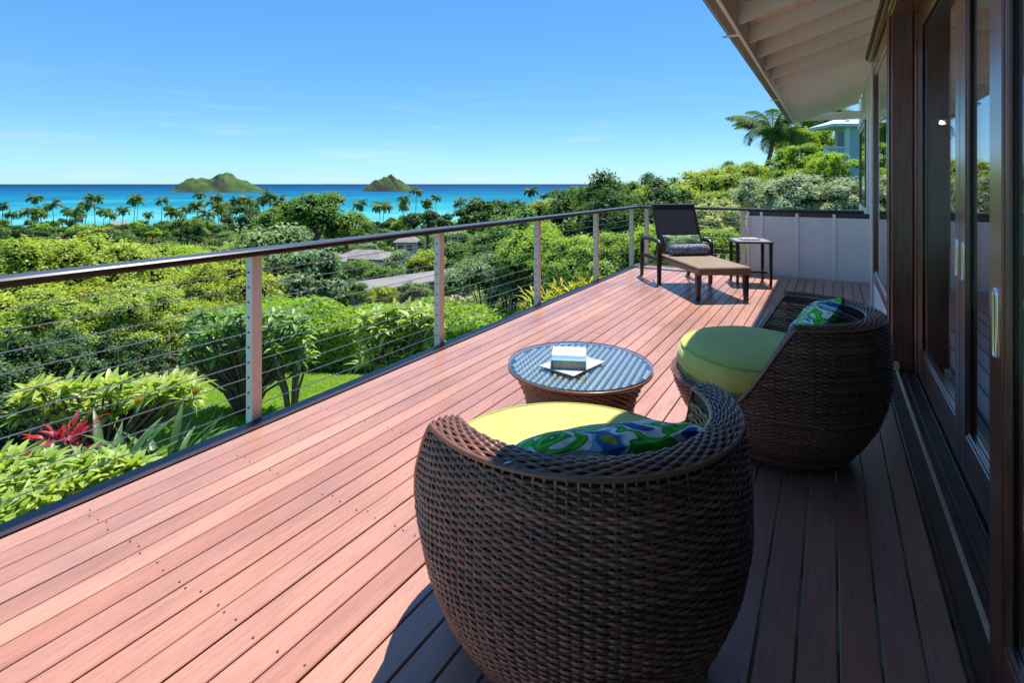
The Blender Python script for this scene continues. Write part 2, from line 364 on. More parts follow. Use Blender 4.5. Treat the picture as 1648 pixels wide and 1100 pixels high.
def make_ground():
    pxs = np.concatenate([np.linspace(-1500, -400, 8), np.linspace(-400, 1500, 96)[1:], np.linspace(1500, 2600, 10)[1:]])
    ds = np.concatenate([np.linspace(1.5, 20, 38), np.geomspace(20, 620, 72)[1:]])
    V = []
    for D in ds:
        for px in pxs:
            z = ground_pd(px, D); w = at(px, 0, D); V.append((w.x, w.y, z))
    n = len(pxs); Q = [(j * n + i, j * n + i + 1, (j + 1) * n + i + 1, (j + 1) * n + i) for j in range(len(ds) - 1) for i in range(n - 1)]
    o = obj('hillside_ground', qmesh('hillside_ground', V, Q, m_ground, True)); tag(o, 'planted hillside falling away from the deck to the shore', kind='structure')
    return o
make_ground()

def seam(t, b):
    geo = N(t, 'ShaderNodeNewGeometry'); dp = N(t, 'ShaderNodeVectorMath', operation='DOT_PRODUCT'); dp.inputs[1].default_value = (-ST, CT, 0)
    t.links.new(geo.outputs['Position'], dp.inputs[0])
    g = noise(t, .0028, 5, .6, sc=(1, 1, 1)); sh = N(t, 'ShaderNodeMath', operation='MULTIPLY_ADD'); sh.inputs[1].default_value = 4200; sh.inputs[2].default_value = -2100
    t.links.new(g.outputs['Fac'], sh.inputs[0])
    # reef patches shift the depth colour by a share of the distance off shore
    dd = N(t, 'ShaderNodeMath', operation='MULTIPLY'); dd.inputs[1].default_value = .0005
    t.links.new(dp.outputs['Value'], dd.inputs[0])
    ml = N(t, 'ShaderNodeMath', operation='MULTIPLY'); t.links.new(sh.outputs[0], ml.inputs[0]); t.links.new(dd.outputs[0], ml.inputs[1])
    ad = N(t, 'ShaderNodeMath', operation='ADD'); t.links.new(dp.outputs['Value'], ad.inputs[0]); t.links.new(ml.outputs[0], ad.inputs[1])
    mr = N(t, 'ShaderNodeMapRange'); mr.inputs['From Min'].default_value = 450; mr.inputs['From Max'].default_value = 8000; t.links.new(ad.outputs[0], mr.inputs[0])
    c = ramp(t, mr.outputs[0], [(0, (.13, .42, .40)), (.03, (.04, .30, .33)), (.10, (.008, .185, .27)), (.2, (.005, .125, .235)), (.42, (.003, .075, .185)), (1, (.002, .046, .14))])
    t.links.new(c.outputs[0], b.inputs['Base Color'])
m_sea = bpy.data.materials.new('sea_water'); m_sea.use_nodes = True
_t = m_sea.node_tree; _b = _t.nodes['Principled BSDF']; seam(_t, _b)
_src = _b.inputs['Base Color'].links[0].from_socket; _d = N(_t, 'ShaderNodeBsdfDiffuse'); _g = N(_t, 'ShaderNodeBsdfGlossy'); _g.inputs['Roughness'].default_value = .25
_m = N(_t, 'ShaderNodeMixShader'); _m.inputs[0].default_value = .05; _t.links.new(_src, _d.inputs[0]); _t.links.new(_d.outputs[0], _m.inputs[1]); _t.links.new(_g.outputs[0], _m.inputs[2])
_t.links.new(_m.outputs[0], _t.nodes['Material Output'].inputs[0]); _t.nodes.remove(_b)
_wv = noise(_t, .04, 4, .6, sc=(1, 1, 1)); _bp = N(_t, 'ShaderNodeBump'); _bp.inputs['Strength'].default_value = .5; _bp.inputs['Distance'].default_value = 2.0
_t.links.new(_wv.outputs['Fac'], _bp.inputs['Height']); _t.links.new(_bp.outputs[0], _d.inputs['Normal']); _t.links.new(_bp.outputs[0], _g.inputs['Normal'])
def make_sea():
    n = 96; V = [(0, 0, SEA)]; Q = []
    for k in range(n):
        a = 2 * math.pi * k / n; V.append((90000 * math.cos(a), 90000 * math.sin(a), SEA))
    me = mesh('sea', V, [(0, 1 + k, 1 + (k + 1) % n) for k in range(n)], m_sea)
    tag(obj('sea', me), 'turquoise sea turning deep blue towards the horizon', kind='structure')
make_sea()

def islm(t, b):
    geo = N(t, 'ShaderNodeNewGeometry'); sp = N(t, 'ShaderNodeSeparateXYZ'); t.links.new(geo.outputs['Normal'], sp.inputs[0])
    g = noise(t, .02, 7, .65); g2 = noise(t, .07, 4, .6)
    a = ramp(t, g.outputs['Fac'], [(.35, (.045, .085, .028)), (.55, (.08, .13, .04)), (.7, (.13, .12, .06))])
    r = ramp(t, g2.outputs['Fac'], [(.3, (.045, .040, .035)), (.7, (.12, .10, .08))])
    f = ramp(t, sp.outputs['Z'], [(.55, (1, 1, 1)), (.80, (0, 0, 0))])
    c = mix(t, f.outputs[0], a.outputs[0], r.outputs[0]); t.links.new(c.outputs[0], b.inputs['Base Color'])
m_isl = M('island_rock_and_scrub', rough=.95, spec=.1, fn=islm)
def island(name, label, prof, D, seed):
    """prof: (px, top y) skyline points; the ridge gets a rounded section in depth"""
    rs = np.random.RandomState(seed); nx, ny = 90, 40
    pxs = np.linspace(prof[0][0], prof[-1][0], nx); ys = np.interp(pxs, [p[0] for p in prof], [p[1] for p in prof])
    V = []; half = (prof[-1][0] - prof[0][0]) / FPX * D * .32
    ph = rs.rand(12, 4)
    for j in range(ny):
        u = j / (ny - 1) * 2 - 1
        for i in range(nx):
            hgt = (H + (CY0 - ys[i]) / FPX * D) - SEA
            x = i / nx * 9; n_ = sum(math.sin(x * (1 + 1.3 * k) + u * (2 + 2.2 * k) + ph[k, 0] * 6.28) * .5 ** (k * .6) for k in range(7)) * .06 - .05 * abs(math.sin(x * 2.3 + u * 1.2 + ph[8, 0] * 6)) - .035 * abs(math.sin(x * 5.1 - u * 2 + ph[9, 0] * 6))
            end = math.sqrt(max(0, 1 - (2 * i / (nx - 1) - 1) ** 2)); uu = u
            z = max(0, hgt * (1 - abs(uu) ** 1.5) * (1 + n_ * (1 if abs(u) > .02 else .15))) - 2
            p = at(pxs[i], 0, D + uu * half * (0.25 + .75 * end)); V.append((p.x, p.y, SEA + z))
    Q = [(j * nx + i, j * nx + i + 1, (j + 1) * nx + i + 1, (j + 1) * nx + i) for j in range(ny - 1) for i in range(nx - 1)]
    tag(obj(name, qmesh(name, V, Q, m_isl, False)), label, 'island', 'islands off the shore', )
island('sea_island', 'large twin-peaked green island on the horizon', [(270, 307), (281, 302), (290, 292), (300, 286), (309, 283), (320, 284), (332, 288), (342, 287), (352, 279), (362, 274.5), (372, 278), (380, 284), (394, 288), (408, 294), (418, 301), (427, 307)], 2600, 3)
island('sea_island', 'smaller cone-shaped green island on the horizon', [(582, 307), (590, 299), (600, 291), (612, 284), (624, 279.5), (634, 283), (646, 290), (656, 298), (668, 306)], 2800, 5)

# ------------------------------------------------------------------ deck
PITCH = .1085; X0B = .0186; YN, YF = -1.6, 8.97
deck = thing('deck', 'reddish brown plank deck running along the house', None); tag(deck, kind='structure')
brs = random.Random(11)
bmeshes = {}
def board_mesh(w, l):
    k = (round(w, 3), round(l, 2))
    if k not in bmeshes:
        bmeshes[k] = mesh('board', *(lambda b: (b.v, b.f))(MB().box(-w / 2, w / 2, -l / 2, l / 2, -.032, 0, .003)), m_deck)
    return bmeshes[k]
screws = MB()
joists = [YN + .15 + .61 * k for k in range(18)]
for k in range(-26, 3):
    xa = X0B + k * PITCH; xb = xa + PITCH
    if k == 2: xb = .330
    w = xb - xa - .0065; xc = (xa + xb) / 2
    cuts = [YN]
    if brs.random() < .4: cuts.append(joists[brs.choice([4, 5, 9, 10, 11, 12, 13])] + 0.0)
    if k == -2: cuts = [YN, joists[4]]
    cuts.append(YF)
    for a, b in zip(cuts[:-1], cuts[1:]):
        obj('board', board_mesh(w, b - a - .004), deck, loc=(xc, (a + b) / 2, brs.uniform(-.0015, .0012)))
    for jy in joists:
        for sx in (-.3, .3):
            if brs.random() < .45: continue
            x = xc + sx * w; y = jy + brs.uniform(-.012, .012); n = 6
            for r_, dz in ((.0042, .0024),):
                screws.add([(x + r_ * math.cos(2 * math.pi * q / n), y + r_ * math.sin(2 * math.pi * q / n), dz) for q in range(n)], [tuple(range(n))])
s_ = screws.build('screw_heads', m_screw, deck); tag(s_, kind='stuff')
jm = MB()
for jy in joists: jm.box(-2.8, .5, jy - .02, jy + .02, -.25, -.034)
tag(jm.build('joists', m_gapdark, deck), kind='stuff')
MB().box(-2.915, -2.812, YN, YF + .12, -.03, .006, .004).build('border_board', m_edge, deck)
MB().box(-2.912, -2.875, YN, YF + .12, -.30, -.032).build('fascia', m_edge, deck)
MB().box(-2.81, -1.13, YF + .006, YF + .10, -.03, .006, .004).build('border_board', m_edge, deck)
MB().box(-2.87, -1.13, YF + .03, YF + .06, -.30, -.032).build('fascia', m_edge, deck)

obj('board', board_mesh(.122, 1.85), deck, loc=(.397, 8.08, 0))

# ------------------------------------------------------------------ railing
rail = thing('deck_railing', 'cable railing with pale posts and a dark wooden cap rail round the deck', 'railing', (-2.947, 1.9, 0))
def rp(o): o.location -= Vector((-2.947, 1.9, 0)); return o
PY = [.10, 1.90, 3.64, 5.45, 7.25, 8.86]
pm = mesh('post', *(lambda b: (b.v, b.f))(MB().box(-.032, .032, -.032, .032, -.28, .973, .003)), m_post)
for y in PY: rp(obj('post', pm, rail, loc=(-2.948, y, 0)))
FARY = YF + .135
for x in (-2.76, -1.205): rp(obj('post', pm, rail, loc=(x, FARY, 0)))
rp(MB().box(-3.01, -2.872, YN, FARY + .07, .974, 1.014, .009).build('top_rail', m_rail, rail))
rp(MB().box(-2.870, .40, FARY - .07, FARY + .07, .974, 1.014, .009).build('top_rail', m_rail, rail))
for i in range(10):
    z = .075 + i * .089
    rp(MB().tube([(-2.948, YN, z), (-2.948, 8.9, z)], .0028, 6).build('cable', m_steel, rail, True))
    rp(MB().tube([(-2.80, FARY, z), (-1.17, FARY, z)], .0028, 6).build('cable', m_steel, rail, True))
fit = MB()
for y in PY[1:]:
    for i in range(10):
        z = .075 + i * .089; fit.tube([(-2.948, y - .040, z), (-2.948, y - .032, z)], .0055, 8)
tag(rp(fit.build('cable_fittings', m_screw, rail)), kind='stuff')

# ------------------------------------------------------------------ end wall (parapet)
par = thing('parapet_wall', 'pale grey panelled half wall at the far end of the deck', 'wall', (-.3, 9.05, 0))
def pp(o): o.location -= Vector((-.3, 9.05, 0)); return o
pe = [-1.135, -.945, -.459, .019, .53]
for a, b in zip(pe[:-1], pe[1:]): pp(MB().box(a, b - .002, 9.02, 9.10, -.25, .90, 0).build('panel', m_grey, par))
for x in pe[:-1]: pp(MB().box(x - .004, x + .036, 9.002, 9.0195, -.03, .955, .002).build('batten', m_white, par))
pp(MB().box(-1.135, .53, 9.022, 9.098, .901, .972, 0).build('header_board', m_edge, par))

# ------------------------------------------------------------------ house
house = thing('house', 'cream house with mahogany sliding doors and a raftered eave', 'house', (.6, 4, 0))
HO = Vector((.6, 4, 0))
def hp(o): o.location -= HO; return o
def hb(name, m, *a, par=house, bev=0.0, sm=False):
    o = MB().box(*a, bev=bev).build(name, m, par, sm)
    if par is house: hp(o)
    return o
# sill and tracks
hb('sill', m_sill, .336, .66, YN, 7.08, -.05, .004, bev=.004)
hb('sill_nosing', m_sill, .332, .348, YN, 7.08, .0045, .014, bev=.003)
hb('track_strip', m_oak, .408, .424, YN, 4.84, .0045, .020, bev=.002)
hb('track_strip', m_sill, .455, .475, YN, 4.84, .0045, .014, bev=.002)
hb('track_strip', m_sill, .520, .53, YN, 4.84, .0045, .014, bev=.002)
hb('stop_block', m_oak, .392, .43, 4.80, 4.845, .021, .075, bev=.004)
# sliding leaves: plane x0..x1, from y0 (near) to y1 (far)
def leaf(name, x0, x1, y0, y1, z0, z1, stile=.115, railb=.20, railt=.12, handles=(), label=None):
    lf = thing(name, label, None); lf.parent = house; lf.location = Vector((x0, (y0 + y1) / 2, 0)) - HO
    base = Vector((x0, (y0 + y1) / 2, 0))
    def lb(n, m, a, bev=.004):
        o = MB().box(*a, bev=bev).build(n, m, lf); o.location -= base; return o
    lb('stile', m_mahog, (x0, x1, y0, y0 + stile, z0, z1)); lb('stile', m_mahog, (x0, x1, y1 - stile, y1, z0, z1))
    lb('bottom_rail', m_mahog, (x0 + .001, x1 - .001, y0 + stile, y1 - stile, z0, z0 + railb)); lb('top_rail', m_mahog, (x0 + .001, x1 - .001, y0 + stile, y1 - stile, z1 - railt, z1))
    g0, g1, h0, h1 = y0 + stile, y1 - stile, z0 + railb, z1 - railt; xg = x0 + .022
    lb('glass_pane', m_glass, (xg, xg + .006, g0 + .001, g1 - .001, h0 + .001, h1 - .001), 0)
    for a in ((x0 + .005, xg - .001, g0, g0 + .022, h0, h1), (x0 + .005, xg - .001, g1 - .022, g1, h0, h1), (x0 + .005, xg - .001, g0 + .022, g1 - .022, h0, h0 + .02), (x0 + .005, xg - .001, g0 + .022, g1 - .022, h1 - .02, h1)):
        lb('glazing_bead', m_mahog, a, .005)
    lb('glazing_seal', m_chrome, (x0 + .008, xg - .002, g0 + .024, g1 - .024, h0 + .0205, h0 + .027), 0)
    for hy in handles:
        plate = MB(); cup = MB(); n = 28; ro, ri = .022, .0135; hl = .074
        def oval(r, x): return [(x, hy + r * math.cos(2 * math.pi * q / n), 1.03 + (hl if math.sin(2 * math.pi * q / n) >= 0 else -hl) + r * math.sin(2 * math.pi * q / n)) for q in range(n)]
        v = oval(ro, x0 + .0005) + oval(ro - .003, x0 - .004) + oval(ri, x0 - .004) + oval(ri - .003, x0 - .0005)
        plate.add(v, [(a * n + q, a * n + (q + 1) % n, (a + 1) * n + (q + 1) % n, (a + 1) * n + q) for a in range(3) for q in range(n)])
        cup.add(oval(ri - .0025, x0 - .0008), [tuple(range(n))])
        h_ = plate.build('recessed_pull', m_chrome, lf, True); h_.location -= base
        c_ = cup.build('pull_cup', m_screw, h_)
    return lf
def clean(o):
    for k in ('category',):
        if k in o: del o[k]
    return o
clean(leaf('sliding_door', .372, .412, .42, 1.925, .024, 2.655, handles=(1.86,), stile=.125))
clean(leaf('sliding_door', .535, .580, 1.83, 3.325, .024, 2.655, handles=(3.255,)))
clean(leaf('sliding_door', .535, .580, 3.33, 4.815, .024, 2.655, handles=(3.405,)))
# jamb, head
hb('jamb', m_mahog, .385, .52, 4.862, 5.15, .006, 2.745, bev=.008)
hb('jamb_moulding', m_mahog, .372, .384, 4.93, 4.985, .006, 2.745, bev=.004)
hb('jamb_moulding', m_mahog, .372, .384, 5.05, 5.10, .006, 2.745, bev=.004)
hb('jamb_stop', m_mahog, .521, .60, 4.82, 4.87, .006, 2.66, bev=.008)
hb('door_head', m_mahog, .375, .60, YN, 4.861, 2.66, 2.745, bev=.008)
hb('head_moulding', m_mahog, .362, .374, YN, 4.86, 2.67, 2.72, bev=.005)
# picture window beyond the jamb
win = obj('window', None, house, loc=Vector((.40, 6, 0)) - HO)
def wb(n, m, a, bev=.004):
    o = MB().box(*a, bev=bev).build(n, m, win); o.location -= Vector((.40, 6, 0)); return o
wb('frame', m_mahog, (.388, .46, 5.152, 5.21, .35, 2.72)); wb('frame', m_mahog, (.388, .46, 6.93, 7.03, .0, 2.72)); wb('frame', m_mahog, (.389, .459, 5.212, 6.928, .35, .43)); wb('frame', m_mahog, (.389, .459, 5.212, 6.928, 2.60, 2.72))
wb('glass_pane', m_glass, (.412, .418, 5.214, 6.926, .432, 2.598), 0)
wb('glazing_bead', m_white, (.402, .411, 5.214, 6.926, .432, .452), .002); wb('glazing_bead', m_white, (.402, .411, 5.214, 5.234, .454, 2.57), .002); wb('glazing_bead', m_white, (.402, .411, 5.214, 6.926, 2.575, 2.597), .002)
hb('apron_panel', m_grey, .392, .45, 5.152, 6.928, .005, .348)
hb('casing', m_white, .374, .46, 7.032, 7.10, .0, 2.748, bev=.003)
hb('drip_cap', m_darkcap, .325, .47, YN, 7.13, 2.786, 2.838, bev=.006)
hb('drip_cap_trim', m_mahog, .345, .47, YN, 7.12, 2.75, 2.785, bev=.006)
# walls
hb('wall_siding', m_cream, .40, .60, YN, 7.098, 2.84, 2.99)
hb('wall_siding', m_cream, .462, .62, 7.101, 12.4, -.3, 2.96)
hb('frieze_board', m_white, .372, .398, YN, 7.10, 2.84, 2.90, bev=.003)
hb('corner_board', m_white, .44, .461, 9.25, 9.36, 1.016, 2.86, bev=.003)
w2 = obj('window', None, house, loc=Vector((.45, 10.5, 0)) - HO)
for n_, m_, a_ in (('frame', m_mahog, (.425, .461, 9.45, 9.53, 1.05, 2.35)), ('frame', m_mahog, (.425, .461, 11.3, 11.4, 1.05, 2.35)), ('frame', m_mahog, (.426, .461, 9.532, 11.298, 2.27, 2.35)), ('frame', m_mahog, (.426, .461, 9.532, 11.298, 1.05, 1.12)), ('glass_pane', m_glass, (.446, .45, 9.532, 11.298, 1.122, 2.268))):
    o = MB().box(*a_, bev=.0).build(n_, m_, w2); o.location -= Vector((.45, 10.5, 0))
hb('head_casing', m_white, .41, .461, 9.40, 11.45, 2.36, 2.46, bev=.003)
# eave: rafters, soffit boards, fascia, gutter
XE, ZE = -.60, 2.60        # fascia inner face, rafter underside there
SL = .27
def zr(x): return ZE + SL * (x - XE)
rp_ = [(XE, zr(XE)), (.44, zr(.44)), (.44, zr(.44) + .135), (XE, zr(XE) + .135)]
rm = MB(); n = 4
v = [(x, -.021, z) for x, z in rp_] + [(x, .021, z) for x, z in rp_]
rm.add(v, [(3, 2, 1, 0), (4, 5, 6, 7), (0, 1, 5, 4), (1, 2, 6, 5), (2, 3, 7, 6), (3, 0, 4, 7)])
rme = mesh('rafter', rm.v, rm.f, m_white)
ry = .62
while ry < 11.6:
    hp(obj('rafter', rme, house, loc=(0, ry, 0))); ry += .61
sw = .105
sb = MB(); x = -.745
while x < .6:
    xa, xb = x + .002, min(x + sw, .62) - .002
    z0, z1 = zr(xa) + .136, zr(xb) + .136
    hp(MB().add([(xa, YN, z0), (xb, YN, z1), (xb, 11.75, z1), (xa, 11.75, z0), (xa, YN, z0 + .02), (xb, YN, z1 + .02), (xb, 11.75, z1 + .02), (xa, 11.75, z0 + .02)],
              [(3, 2, 1, 0), (4, 5, 6, 7), (0, 1, 5, 4), (1, 2, 6, 5), (2, 3, 7, 6), (3, 0, 4, 7)]).build('soffit_board', m_white, house)); x += sw
hb('fascia', m_white, -.628, -.601, YN, 11.76, 2.565, 2.752, bev=.003)
gt = MB(); prof = [(-.630, 2.735), (-.630, 2.615), (-.645, 2.602), (-.70, 2.602), (-.735, 2.625), (-.75, 2.70), (-.752, 2.735), (-.742, 2.735), (-.738, 2.70), (-.725, 2.635), (-.695, 2.614), (-.648, 2.614), (-.640, 2.622), (-.640, 2.735)]
n = len(prof); v = [(a, YN, b) for a, b in prof] + [(a, 11.78, b) for a, b in prof]
gt.add(v, [(i, (i + 1) % n, n + (i + 1) % n, n + i) for i in range(n)] + [tuple(range(n, 2 * n)), tuple(range(n - 1, -1, -1))]); hp(gt.build('gutter', m_gutter, house))
for y in (4.55, 8.4): hb('gutter_bracket', m_white, -.76, -.629, y, y + .05, 2.595, 2.601)
rf = MB(); rf.add([(-.755, YN, 2.775), (3.8, YN, 4.01), (3.8, 11.8, 4.01), (-.755, 11.8, 2.775), (-.755, YN, 2.80), (3.8, YN, 4.035), (3.8, 11.8, 4.035), (-.755, 11.8, 2.80)], [(3, 2, 1, 0), (4, 5, 6, 7), (0, 1, 5, 4), (1, 2, 6, 5), (2, 3, 7, 6), (3, 0, 4, 7)])
hp(rf.build('roof', m_roof, house))
hb('gable_trim', m_white, -.6, .62, 11.70, 11.76, 2.62, 2.76)
# room behind the doors
m_rfloor = M('room_floor', rough=.4, fn=paint((.10, .045, .025), .2, 2)); m_rwall = M('room_wall', rough=.8, fn=paint((.36, .31, .26)))
hb('room_floor', m_rfloor, .661, 5.0, YN, 7.09, -.05, .0)
hb('room_wall', m_rwall, 5.0, 5.1, YN, 7.09, -.05, 3.05); hb('room_wall', m_rwall, .63, 5.0, 7.102, 7.2, -.05, 3.05); hb('room_wall', m_rwall, .45, 5.1, YN - .1, YN - .002, -.05, 3.05)
hb('room_ceiling', m_rwall, .61, 5.0, YN, 7.09, 3.0, 3.03)
m_curt = M('teal_curtain', (.10, .26, .24), .9)
cv = []; nn = 120
for i in range(nn):
    y = 5.25 + i / (nn - 1) * 1.65; x = .52 + .03 * math.sin(i * .55) + .012 * math.sin(i * 1.7 + 1); cv += [(x, y, .05), (x, y, 2.62)]
hp(obj('curtain', mesh('curtain', cv, [(2 * i, 2 * i + 2, 2 * i + 3, 2 * i + 1) for i in range(nn - 1)], m_curt, True), house))
# pendant lamp in the room
pl = thing('pendant_lamp', 'small lit pendant lamp hanging inside behind the sliding door glass', 'lamp', (.80, 5.74, 1.92))
MB().tube([(0, 0, .1), (0, 0, 1.0)], .004, 6).build('cord', m_screw, pl)
MB().lathe([(.02, .10), (.03, .09), (.075, .03), (.08, .02), (.07, .02), (.025, .08)], 20).build('lamp_shade', m_screw, pl, True)
m_bulb = bpy.data.materials.new('lit_bulb'); m_bulb.use_nodes = True; _b = m_bulb.node_tree.nodes['Principled BSDF']; _b.inputs['Emission Color'].default_value = (1, .85, .6, 1); _b.inputs['Emission Strength'].default_value = 60
MB().lathe([(.002, -.015), (.009, -.011), (.012, 0), (.008, .01), (.004, .018)], 14).build('bulb', m_bulb, pl, True)

# ------------------------------------------------------------------ wicker weaving
def strands(rows, section):
    """rows: list of (points Nx3, side Nx3, out Nx3) -> ribbon strands with a rounded section"""
    V = []; Q = []; b = 0; ns = len(section)
    for P, S, O in rows:
        n = len(P)
        ring = np.stack([P + S * a + O * c for a, c in section], axis=1)   # n, ns, 3
        V.append(ring.reshape(-1, 3)); i = np.arange(n - 1)
        for k in range(ns - 1):
            Q.append(np.stack([b + i * ns + k, b + (i + 1) * ns + k, b + (i + 1) * ns + k + 1, b + i * ns + k + 1], 1))
        b += n * ns
    return np.concatenate(V), np.concatenate(Q)
HZ = .73; SEATZ = .365; F0, F1 = math.radians(84), math.radians(113)
PZ = [-.01, 0, .05, .12, .2, .3, .42, .55, .66, .73, .80]; PR = [.285, .295, .335, .385, .43, .468, .49, .49, .48, .468, .455]
def rprof(z): return np.interp(z, PZ, PR)
def plan(phi):
    """phi from the back (0) to the front (pi): the front is a little deeper"""
    c = -np.cos(phi); return 1 + .16 * np.clip(c, 0, 1) ** 1.3
def ztop(phi):
    a = np.abs(phi); t = np.clip((a - F0) / (F1 - F0), 0, 1); t = t * t * (3 - 2 * t) * .35 + t * .65
    back = HZ + .012 * np.cos(phi * .8)
    return back * (1 - t) + SEATZ * t
def chair_meshes():
    NS = 112; rows = []; pitch = .0094; nr = int(.72 / pitch)
    sec = [(-.0050, -.0014), (-.0028, .0018), (.0028, .0018), (.0050, -.0014)]
    for j in range(nr):
        z = .012 + j * pitch
        n = NS * 5 + 1; ph = np.linspace(-math.pi, math.pi, n); keep = ztop(ph) - .010 > z
        if not keep.any(): continue
        idx = np.where(keep)[0]
        off = .0034 * np.sign(1) * np.sin(ph * NS / 2 + (math.pi if j % 2 else 0))
        off = np.sign(off) * np.abs(off / .0034) ** .55 * .0034 + np.interp(ph, np.linspace(-math.pi, math.pi, 60), RN.normal(0, .0007, 60))
        r = rprof(z) * plan(ph) + off
        P = np.stack([r * np.cos(ph), r * np.sin(ph), np.full(n, z) + RN.normal(0, .0006)], 1)
        dr = (rprof(z + .01) - rprof(z - .01)) / .02
        S = np.stack([dr * np.cos(ph), dr * np.sin(ph), np.ones(n)], 1); S /= np.linalg.norm(S, axis=1)[:, None]
        O = np.stack([np.cos(ph), np.sin(ph), np.full(n, -dr)], 1); O /= np.linalg.norm(O, axis=1)[:, None]
        rows.append((P[idx], S[idx], O[idx]))
    V, Q = strands(rows, sec); body = qmesh('body_weave', V, Q, m_wick, True)
    # upright stakes and dark core
    rows = []
    for k in range(NS):
        ph = -math.pi + (k + .5) * 2 * math.pi / NS; zt = float(ztop(np.array([ph]))[0]) - .01; zz = np.linspace(.005, zt, 12)
        r = rprof(zz) * plan(np.array([ph]))[0] - .0015; P = np.stack([r * math.cos(ph), r * math.sin(ph), zz], 1)
        S = np.tile(np.array([[-math.sin(ph), math.cos(ph), 0]]), (12, 1)); O = np.tile(np.array([[math.cos(ph), math.sin(ph), 0]]), (12, 1)); rows.append((P, S, O))
    V, Q = strands(rows, [(-.004, -.001), (0, .0018), (.004, -.001)]); stakes = qmesh('stakes', V, Q, m_wick, True)
    n = 181; ph = np.linspace(-math.pi, math.pi, n); V = []; nz = 14; zt = ztop(ph)
    for k in range(nz):
        z = zt * k / (nz - 1) * .985; r = rprof(z) * plan(ph) - .009; V.append(np.stack([r * np.cos(ph), r * np.sin(ph), z], 1))
    V = np.concatenate(V); Q = [(k * n + i, k * n + i + 1, (k + 1) * n + i + 1, (k + 1) * n + i) for k in range(nz - 1) for i in range(n - 1)]
    core = qmesh('core', V, Q, m_wshell, True)
    # rim: concentric strands over the top, woven up and down
    wid = lambda p: np.where(np.abs(p) < F0, .082, np.maximum(.045, .082 - .037 * np.clip((np.abs(p) - F0) / (F1 - F0), 0, 1)))
    nk = 9; rows = []; NR = 100
    n = NR * 6 + 1; ph = np.linspace(-math.pi, math.pi, n); zt = ztop(ph); ro = rprof(zt) * plan(ph); w = wid(ph)
    for k in range(nk):
        u = (k + .5) / nk; r = ro - w * u
        crown = .010 * (1 - (2 * u - 1) ** 2)
        wv = .003 * np.sin(ph * NR / 2 + (math.pi if k % 2 else 0)); z = zt + crown + wv + .003
        P = np.stack([r * np.cos(ph), r * np.sin(ph), z], 1)
        S = np.stack([np.cos(ph), np.sin(ph), np.zeros(n)], 1); T = np.gradient(P - np.stack([0 * ph, 0 * ph, wv], 1), axis=0); O = np.cross(S, T); O /= np.linalg.norm(O, axis=1)[:, None]; O *= np.sign(O[:, 2:3] + 1e-9)
        rows.append((P, S * (w / .082)[:, None], O))
    V, Q = strands(rows, [(-.0049, -.002), (-.003, .002), (.003, .002), (.0049, -.002)]); rimw = qmesh('rim_weave', V, Q, m_wick, True)
    V = []
    for u in (0, .5, 1):
        r = ro - .002 - (w - .004) * u; V.append(np.stack([r * np.cos(ph), r * np.sin(ph), zt - .002 + .007 * (u == .5)], 1))
    V = np.concatenate(V); Q = [(a * n + i, a * n + i + 1, (a + 1) * n + i + 1, (a + 1) * n + i) for a in range(2) for i in range(n - 1)]
    rimc = qmesh('rim_core', V, Q, m_wshell, True)
    # rolled outer and inner edges, bound with strands
    ed = MB()
    for rr, zz, rad in ((ro + .001, zt - .003, .0085), (ro - w, zt - .002, .0065)):
        m_ = ph[::1]; pts = np.stack([rr * np.cos(ph), rr * np.sin(ph), zz], 1); b = .5 + .5 * np.abs(np.sin(ph * 62))
        ed.tube([tuple(p) for p in pts], list(rad * (.86 + .14 * b)), 6, False)
    edge = mesh('rim_edge', ed.v, ed.f, m_wick, True)
    # inside of the back
    rows = []
    for j in range(int((HZ - SEATZ) / .0165)):
        z = SEATZ - .03 + j * .0165; nn = 361; p2 = np.linspace(-F1, F1, nn); keep = ztop(p2) - .012 > z
        zt2 = ztop(p2); rin = (rprof(zt2) * plan(p2) - wid(p2)) + .0 + .03 * (0) ; off = .003 * np.sin(p2 * 40 + (math.pi if j % 2 else 0)); r = rin + off
        P = np.stack([r * np.cos(p2), r * np.sin(p2), np.full(nn, z)], 1); S = np.tile(np.array([[0, 0, 1.]]), (nn, 1)); O = np.stack([-np.cos(p2), -np.sin(p2), 0 * p2], 1)
        idx = np.where(keep)[0]
        if len(idx) > 2: rows.append((P[idx], S[idx], O[idx]))
    V, Q = strands(rows, [(-.0078, -.001), (-.004, .002), (.004, .002), (.0078, -.001)]); inner = qmesh('inner_weave', V, Q, m_wick, True)
    n = 121; p2 = np.linspace(-F1, F1, n); zt2 = ztop(p2); rin = rprof(zt2) * plan(p2) - wid(p2) + .006
    V = np.concatenate([np.stack([rin * np.cos(p2), rin * np.sin(p2), np.full(n, SEATZ - .05)], 1), np.stack([rin * np.cos(p2), rin * np.sin(p2), zt2 - .004], 1)])
    icore = qmesh('inner_core', V, [(i, i + 1, n + i + 1, n + i) for i in range(n - 1)], m_wshell, True)
    n = 72; ph = np.linspace(-math.pi, math.pi, n, endpoint=False); r = .42 * plan(ph)
    sd = mesh('seat_deck', [(a * math.cos(p), a * math.sin(p), SEATZ - .02) for a, p in zip(r, ph)], [tuple(range(n))], m_wshell)
    # thick round seat cushion, deeper towards the front
    n = 96; ph = np.linspace(-math.pi, math.pi, n, endpoint=False); V = []; Q = []
    pr = [(.0, 0), (.90, 0), (.965, .008), (.995, .03), (1.0, .06), (.985, .095), (.95, .118), (.88, .132), (.7, .146), (.4, .156), (.0, .16)]
    rc = np.where(np.abs(ph) < F0 * 1.12, .355, .455) ; rc = .352 + (.468 - .352) * np.clip((np.abs(ph) - 1.2) / .9, 0, 1) ** 1.2
    rc = rc * (1 + .13 * np.clip(-np.cos(ph), 0, 1) ** 1.3)
